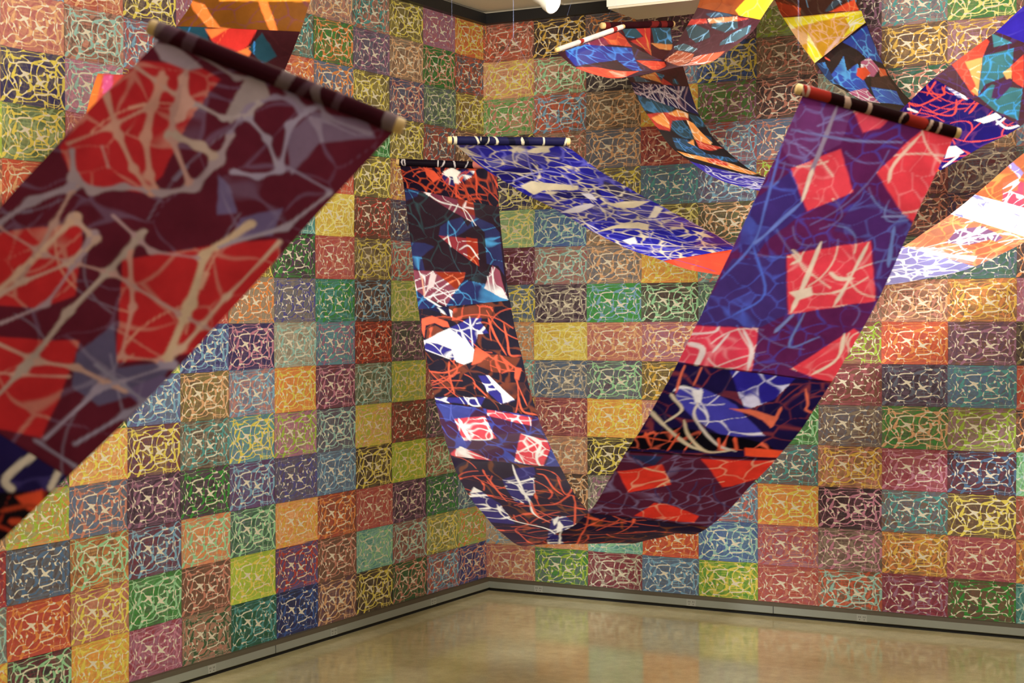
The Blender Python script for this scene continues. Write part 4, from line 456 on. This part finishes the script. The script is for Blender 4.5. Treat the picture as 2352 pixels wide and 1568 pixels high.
 {"label":"pink and orange banner of which a sliver shows behind the nearest banner","sec":[[0.6264,-4.3419,2.9046,0.7909,-3.8496,2.9287],[0.5959,-4.3658,2.7828,0.7518,-3.8699,2.7978],[0.5609,-4.3959,2.626,0.701,-3.8946,2.6341],[0.4994,-4.4374,2.424,0.6326,-3.9346,2.4118]],"grid":[60,3.2],"rod":[],"sleeve":[],"seg":[[0,3,"e8504c",[["poly",[[-0.0,0.0],[0.05,0.0],[0.07,0.983],[0.06,1.667],[0.01,1.783],[-0.02,1.0]],"f08030"],["poly",[[0.05,0.033],[0.14,0.017],[0.18,0.683],[0.1,0.7]],"f060a0"],["web",["f07a50","f8a050","f88ac0"],10,0.006,321]]]]}
]

m_print = bpy.data.materials.new('printed_banner_paper'); m_print.use_nodes = True; nt = m_print.node_tree
nt.nodes.remove(nt.nodes['Principled BSDF']); out = nt.nodes['Material Output']
at = nt.nodes.new('ShaderNodeAttribute'); at.attribute_name = 'ink'
df = nt.nodes.new('ShaderNodeBsdfDiffuse'); tr = nt.nodes.new('ShaderNodeBsdfTranslucent'); gl = nt.nodes.new('ShaderNodeBsdfGlossy'); gl.inputs['Roughness'].default_value = .38
tcd = nt.nodes.new('ShaderNodeTexCoord'); nzz = N('ShaderNodeTexNoise', Scale=9, Detail=5, Roughness=.6); nt.links.new(tcd.outputs['Object'], nzz.inputs['Vector'])
nz2 = N('ShaderNodeTexNoise', Scale=28, Detail=3); nt.links.new(tcd.outputs['Object'], nz2.inputs['Vector'])
vv = nt.nodes.new('ShaderNodeMapRange'); vv.inputs['From Min'].default_value = .3; vv.inputs['From Max'].default_value = .7; vv.inputs['To Min'].default_value = .78; vv.inputs['To Max'].default_value = 1.12
nt.links.new(nzz.outputs['Fac'], vv.inputs['Value'])
hs = nt.nodes.new('ShaderNodeHueSaturation'); nt.links.new(vv.outputs[0], hs.inputs['Value']); nt.links.new(at.outputs['Color'], hs.inputs['Color']); hs.inputs['Saturation'].default_value = .975
bp = nt.nodes.new('ShaderNodeBump'); bp.inputs['Strength'].default_value = .35; bp.inputs['Distance'].default_value = .004; nt.links.new(nz2.outputs['Fac'], bp.inputs['Height'])
for s in (df, tr): nt.links.new(hs.outputs[0], s.inputs['Color']); nt.links.new(bp.outputs[0], s.inputs['Normal'])
nt.links.new(bp.outputs[0], gl.inputs['Normal'])
m1 = nt.nodes.new('ShaderNodeMixShader'); m1.inputs[0].default_value = .42; nt.links.new(df.outputs[0], m1.inputs[1]); nt.links.new(tr.outputs[0], m1.inputs[2])
lw = nt.nodes.new('ShaderNodeFresnel'); lw.inputs['IOR'].default_value = 1.3
fm = nt.nodes.new('ShaderNodeMath'); fm.operation = 'MULTIPLY'; fm.inputs[1].default_value = .09; nt.links.new(lw.outputs[0], fm.inputs[0])
m2 = nt.nodes.new('ShaderNodeMixShader'); nt.links.new(fm.outputs[0], m2.inputs[0]); nt.links.new(m1.outputs[0], m2.inputs[1]); nt.links.new(gl.outputs[0], m2.inputs[2]); nt.links.new(m2.outputs[0], out.inputs[0])

WB = .52
def catmull(P, t):
    P = np.asarray(P, float); n = len(P); Q = np.vstack([2 * P[0] - P[1], P, 2 * P[-1] - P[-2]])
    i = np.clip(np.floor(t).astype(int), 0, n - 2); a = (t - i)[:, None]
    p0, p1, p2, p3 = Q[i], Q[i + 1], Q[i + 2], Q[i + 3]
    return .5 * (2 * p1 + (-p0 + p2) * a + (2 * p0 - 5 * p1 + 4 * p2 - p3) * a * a + (-p0 + 3 * p1 - 3 * p2 + p3) * a ** 3)
def inside(px, py, poly):
    r = np.zeros(px.shape, bool); n = len(poly); j = n - 1
    for i in range(n):
        xi, yi = poly[i]; xj, yj = poly[j]
        if yi != yj: r ^= ((yi > py) != (yj > py)) & (px < (xj - xi) * (py - yi) / (yj - yi) + xi)
        j = i
    return r
def wav(S_, T_, rg, amp, f0):
    o = np.zeros(S_.shape)
    for k in range(4):
        f = f0 * (1.6 ** k); an = rg.uniform(0, 2 * np.pi); o += amp / (k + 1) * np.sin((S_ * np.cos(an) + T_ * np.sin(an)) * f + rg.uniform(0, 6.28))
    return o
def paint(S_, T_, tofs, seg, cellsize):
    """colours of one printed length. S_, T_ = metres across and along; tofs(v) = metres along at section v"""
    base, ops = seg[2], seg[3]
    C = np.empty(S_.shape + (3,)); C[:] = lin(base); cls = np.zeros(S_.shape, int); ncls = 0
    lo, hi = T_.min(), T_.max()
    for op in ops:
        if op[0] == 'poly':
            rg = np.random.default_rng(len(op[1]) * 7 + ncls)
            pts = [(p[0] * WB, tofs(p[1])) for p in op[1]]
            sx, tx = S_ + wav(S_, T_, rg, .0009, 60), T_ + wav(S_, T_, rg, .0009, 65); m = inside(sx, tx, pts); ncls += 1; cls[m] = ncls
            dd = np.full(S_.shape, 9.)
            for (x0, y0), (x1, y1) in zip(pts, pts[1:] + pts[:1]):
                dx, dy = x1 - x0, y1 - y0; L2 = dx * dx + dy * dy + 1e-12; t = np.clip(((sx - x0) * dx + (tx - y0) * dy) / L2, 0, 1)
                dd = np.minimum(dd, np.hypot(sx - x0 - t * dx, tx - y0 - t * dy))
            al = np.clip(np.where(m, dd, -dd) / cellsize + .5, 0, 1)[..., None]; C = C * (1 - al) + np.array(lin(op[2])) * al
        elif op[0] == 'line':
            pts = [(p[0] * WB, tofs(p[1])) for p in op[1]]; rg = np.random.default_rng(int(abs(pts[0][0]) * 1e4) % 9973)
            P = np.array(pts)
            if len(P) > 2: P = catmull(P, np.linspace(0, len(P) - 1, (len(P) - 1) * 5 + 1))
            dd = np.full(S_.shape, 9.); mod = .5 * op[2] * (1 + wav(S_, T_, rg, .16, 40)); nP = len(P) - 1
            for ip, ((x0, y0), (x1, y1)) in enumerate(zip(P[:-1], P[1:])):
                dx, dy = x1 - x0, y1 - y0; L2 = dx * dx + dy * dy + 1e-12; t = np.clip(((S_ - x0) * dx + (T_ - y0) * dy) / L2, 0, 1)
                pr = (ip + t) / nP; tp = np.clip(np.minimum(pr, 1 - pr) * 7 + .3, 0, 1)
                dd = np.minimum(dd, np.hypot(S_ - x0 - t * dx, T_ - y0 - t * dy) - np.maximum(mod * tp, cellsize * .4))
            al = np.clip(-dd / cellsize + .5, 0, 1)[..., None]; C = C * (1 - al) + np.array(lin(op[3])) * al
        elif op[0] == 'net':
            acc = np.full(S_.shape, 9.); best = acc.copy(); colr = np.zeros(S_.shape + (3,)); rg = np.random.default_rng(5); md = 1 + wav(S_, T_, rg, .22, 26)
            for raw, wd, hx in op[1]:
                P = np.array([(p[0] * WB, tofs(p[1])) for p in raw]); cc_ = lin(hx)
                for (x0, y0), (x1, y1) in zip(P[:-1], P[1:]):
                    dx, dy = x1 - x0, y1 - y0; L2 = dx * dx + dy * dy + 1e-12; t = np.clip(((S_ - x0) * dx + (T_ - y0) * dy) / L2, 0, 1)
                    dd = np.hypot(S_ - x0 - t * dx, T_ - y0 - t * dy) - .5 * wd * md * (.6 + .32 * np.abs(2 * t - 1) ** 2)
                    m = dd < best; best = np.where(m, dd, best); colr[m] = cc_
                    h = np.clip(.5 + .5 * (acc - dd) / .016, 0, 1); acc = acc * (1 - h) + dd * h - .016 * h * (1 - h)
            al = np.clip(-acc / cellsize + .5, 0, 1)[..., None]; C = C * (1 - al) + colr * al
        elif op[0] == 'web':
            cols, n, wd, sd = op[1:]; n = int(n * 1.5); wd = wd * .72; rg = np.random.default_rng(sd)
            sx = S_ + wav(S_, T_, rg, .012, 22); tx = T_ + wav(S_, T_, rg, .012, 22)
            # long cells: stretch along a random direction
            pts = np.stack([rg.uniform(-.05, WB + .05, n), rg.uniform(lo - .05, hi + .05, n)], -1); st = 1.0
            F1 = np.full(S_.shape, 9.); F2 = F1.copy()
            for q in pts:
                D = np.hypot(sx - q[0], tx - q[1]); m = D < F1; F2 = np.where(m, F1, np.minimum(F2, D)); F1 = np.where(m, D, F1)
            ww = wd * np.clip(.85 + wav(S_, T_, rg, .55, 30), .12, 2.2)
            al = np.clip((ww - (F2 - F1)) / (cellsize * 1.6) + .5, 0, 1)[..., None]
            pal = np.array([lin(c) for c in cols]); C = C * (1 - al) + pal[np.minimum(cls, len(cols) - 1)] * al
        elif op[0] == 'str':
            cols, n, wd, sd = op[1:]; rg = np.random.default_rng(sd); al = np.zeros(S_.shape)
            for k in range(n):
                c = np.array([rg.uniform(0, WB), rg.uniform(lo, hi)]); an = rg.uniform(0, np.pi); L = rg.uniform(.08, .34); dv = np.array([np.cos(an), np.sin(an)]); nv = np.array([-dv[1], dv[0]])
                tt = np.linspace(-1, 1, 9)[:, None]; P = c + dv * tt * L / 2 + nv * (tt ** 2) * rg.uniform(-.06, .06)
                ww = wd * rg.uniform(.25, .8) ; fl = rg.choice([0, 1], p=[.6, .4])
                dd = np.full(S_.shape, 9.); wl = np.zeros(S_.shape)
                for i in range(8):
                    x0, y0 = P[i]; dx, dy = P[i + 1] - P[i]; t = np.clip(((S_ - x0) * dx + (T_ - y0) * dy) / (dx * dx + dy * dy), 0, 1)
                    w_ = max(ww * (1 - .75 * abs((i + .5) / 4 - 1)) * (1 + fl * (1.8 if i == 4 else 0)), cellsize * .9)
                    dd = np.minimum(dd, np.hypot(S_ - x0 - t * dx, T_ - y0 - t * dy) - w_ * .5)
                al = np.maximum(al, np.clip(-dd / cellsize + .5, 0, 1))
            pal = np.array([lin(c) for c in cols]); al = al[..., None]; C = C * (1 - al) + pal[np.minimum(cls, len(cols) - 1)] * al
    return C

def ribbon(name, parent, Lc, Rc, v0, v1, nu, step, seg, tofs, lift, origin):
    dens = 60; tt = np.linspace(v0, v1, max(8, int((v1 - v0) * dens)))
    mid = (catmull(Lc, tt) + catmull(Rc, tt)) / 2; al = np.concatenate([[0], np.cumsum(np.linalg.norm(np.diff(mid, axis=0), axis=1))])
    nv = max(4, int(al[-1] / step)); tv = np.interp(np.linspace(0, al[-1], nv), al, tt)
    L, R = catmull(Lc, tv), catmull(Rc, tv); u = np.linspace(0, 1, nu)
    P = L[:, None] + (R - L)[:, None] * u[None, :, None]
    dv = np.gradient(P, axis=0); du = (R - L)[:, None] + 0 * P; Nn = np.cross(du, dv); Nn /= np.linalg.norm(Nn, axis=-1, keepdims=True) + 1e-9
    U, TV = np.meshgrid(u, tv); T_ = np.interp(TV.ravel(), tofs.v, tofs.t).reshape(TV.shape); S_ = U * WB
    edge = .006 * (np.abs(2 * U - 1) ** 5) * np.sin(T_ * 9 + 1.3) + .0022 * np.sin(T_ * 23 + U * 5)
    P = P + Nn * (edge + lift)[..., None] - np.array(origin)
    Cc = paint(S_, T_, tofs, seg, step)
    me = bpy.data.meshes.new(name); idx = np.arange(nu * nv).reshape(nv, nu)
    q = np.stack([idx[:-1, :-1], idx[:-1, 1:], idx[1:, 1:], idx[1:, :-1]], -1).reshape(-1, 4)
    me.vertices.add(nu * nv); me.vertices.foreach_set('co', P.ravel().astype('f'))
    me.loops.add(q.size); me.loops.foreach_set('vertex_index', q.ravel().astype('i'))
    me.polygons.add(len(q)); me.polygons.foreach_set('loop_start', np.arange(0, q.size, 4, dtype='i')); me.polygons.foreach_set('use_smooth', np.ones(len(q), bool))
    me.update(calc_edges=True)
    a = me.attributes.new('ink', 'FLOAT_COLOR', 'POINT'); a.data.foreach_set('color', np.concatenate([Cc, np.ones(Cc.shape[:-1] + (1,))], -1).ravel().astype('f'))
    me.materials.append(m_print); o = bpy.data.objects.new(name, me); COL.objects.link(o); o.parent = parent
    return o, P, Cc
class Along:
    def __init__(s, Lc, Rc):
        n = len(Lc); s.v = np.linspace(0, n - 1, (n - 1) * 40 + 1); mid = (catmull(Lc, s.v) + catmull(Rc, s.v)) / 2
        s.t = np.concatenate([[0], np.cumsum(np.linalg.norm(np.diff(mid, axis=0), axis=1))])
    def __call__(s, v):
        if v < 0: return v * (s.t[40])
        return float(np.interp(v, s.v, s.t))
m_line = mat('nylon_line', lin('9fb0e0'), .2)
for bi, Bn in enumerate(BANNERS):
    sec = np.array(Bn['sec']); Lc, Rc = sec[:, :3], sec[:, 3:]
    origin = tuple((Lc[0] + Rc[0]) / 2); root = thing('hanging_banner', Bn['label'], 'banner', origin, 'long printed paper banners hung from the ceiling')
    tofs = Along(Lc, Rc); nu = Bn['grid'][0]; dist = (Vector(origin) - cam_ob.location).length
    step = Bn['grid'][1] * dist / 3706
    for si, seg in enumerate(Bn['seg']):
        ov = .02 if si else 0.0
        o, P, Cc = ribbon('printed_sheet', root, Lc, Rc, max(seg[0] - ov, 0), seg[1], nu, step, seg, tofs, .0012 * (si % 2), origin)
        if si == 0: top = Cc[2]
    rk = .68 if bi == 3 else 1.0
    for k, e in enumerate(Bn['rod']):
        A, Bv = (Lc[0], Rc[0]) if e == 0 else (Lc[-1], Rc[-1])
        A, Bv = Vector(A) - Vector(origin), Vector(Bv) - Vector(origin); d_ = (Bv - A).normalized(); up = Vector((0, 0, .017))
        a0, b0 = A - d_ * .022 + up, Bv + d_ * .022 + up
        mb = MB(); mb.lathe(a0, b0, [(0, .0150 * rk), (.006, .0175 * rk), (.994, .0175 * rk), (1, .0150 * rk)], 24); rod = mb.build('dowel', m_wood, root, True)
        # the paper sleeve glued round the dowel
        n_s, n_a = 220, 20; q = d_.to_track_quat('Z', 'Y'); X = q @ Vector((1, 0, 0)); Y = q @ Vector((0, 1, 0)); v = []; f = []
        for i in range(n_s):
            for j_ in range(n_a):
                an = 2 * math.pi * j_ / n_a; v.append(A + up - d_ * .004 + (Bv - A + d_ * .008) * (i / (n_s - 1)) + X * (.0195 * rk * math.cos(an)) + Y * (.0195 * rk * math.sin(an)))
        for i in range(n_s - 1):
            for j_ in range(n_a): f.append((i * n_a + j_, i * n_a + (j_ + 1) % n_a, (i + 1) * n_a + (j_ + 1) % n_a, (i + 1) * n_a + j_))
        sl_ = mesh_obj('paper_sleeve', v, f, m_print, root, True)
        seg = list(Bn['seg'][0 if e == 0 else -1]); vv0 = seg[0] if e == 0 else seg[1]
        Sg, Tg = np.meshgrid(np.linspace(0, WB, n_s), np.linspace(0, .12, n_a), indexing='ij')
        tb = tofs(vv0); Tg = tb + (Tg if e == 0 else -Tg)
        sb, bands, sd_ = Bn['sleeve'][k]; rgs = np.random.default_rng(sd_); Cs = np.empty(Sg.shape + (3,)); Cs[:] = lin(sb)
        for bc_, nb_, wb_ in bands:
            for _ in range(nb_):
                c_ = rgs.uniform(0, WB); sl2 = rgs.uniform(-.4, .4); wd_ = wb_ * rgs.uniform(.5, 1.4); m_ = np.abs(Sg - c_ - sl2 * .03 * np.sin(Tg / .12 * 6.283 + rgs.uniform(0, 6.28))) < wd_ / 2 + .002
                Cs[m_] = lin(bc_)
        a = sl_.data.attributes.new('ink', 'FLOAT_COLOR', 'POINT'); a.data.foreach_set('color', np.concatenate([Cs, np.ones(Cs.shape[:-1] + (1,))], -1).ravel().astype('f'))
        for pt in (a0 + d_ * .009, b0 - d_ * .009):
            topz = H - .013 - origin[2]; tp = Vector((pt.x, pt.y, topz))
            if topz - pt.z > .05 and e == 0:
                apex = (a0 + b0) / 2 + Vector((.02, .01, .47 if bi == 2 else .75)); apex.z = min(apex.z, topz - .02)
                mb = MB(); mb.lathe(pt, apex, [(0, .00012), (1, .00012)], 6); mb.build('hanging_line', m_line, root)
            elif topz - pt.z > .05:
                mb = MB(); mb.lathe(pt, tp, [(0, .00012), (1, .00012)], 6); mb.build('hanging_line', m_line, root)
        if e == 0 and topz - apex.z > .03:
            mb = MB(); mb.lathe(apex, Vector((apex.x, apex.y, topz)), [(0, .0004), (1, .0004)], 6); mb.build('hanging_line', m_line, root)
    if not Bn['rod']:
        for pt in (Vector(Lc[0]), Vector(Rc[0])):
            pt = pt - Vector(origin); topz = H - .013 - origin[2]
            if topz - pt.z > .05:
                mb = MB(); mb.lathe(pt, Vector((pt.x, pt.y, topz)), [(0, .00022), (1, .00022)], 6); mb.build('hanging_line', m_line, root)

# ------------------------------------------------------------------ track spotlight and the white ceiling box
loc = (1.885, -2.63, H)
sp = thing('track_spotlight', 'white track spotlight with a glowing lens, hanging from the ceiling near the corner', 'spotlight', loc)
m_glow = mat('lit_lens', (1, 1, 1), .3, emit=((1, .98, .93), 14))
zc = 3.352 - H
c1 = Vector((.022, -.002, zc)); nd = Vector((.88, -.14, -.45)).normalized(); c0 = c1 - nd * .13
mb = MB(); mb.box(-.60, .60, -.018, .018, -.035, -.012); mb.build('track', m_white, sp)
mb = MB(); mb.lathe((c0.x, c0.y, -.036), (c0.x, c0.y, zc + .05), [(0, .010), (1, .010)], 12); mb.build('stem', m_white, sp)
mb = MB(); mb.lathe(c0, c1, [(0, .018), (.08, .030), (.5, .033), (.72, .045), (.97, .050), (1, .050)], 28); mb.build('lamp_head', m_white, sp, True)
mb = MB(); mb.lathe(c1 + nd * .001, c1 + nd * .005, [(0, .045), (1, .041)], 28); mb.build('lens', m_glow, sp)
bz = 3.60
o_ = thing('ceiling_box', 'long white metal box fixed under the ceiling right of the spotlight', 'ceiling box', (1.49, -1.18, bz))
mb = MB(); mb.box(0, .98, 0, .40, .012, H - bz - .014); mb.build('housing', m_white, o_)
mb = MB(); mb.box(.006, .974, .006, .394, 0, .012); mb.build('bottom_lip', m_strip, o_)
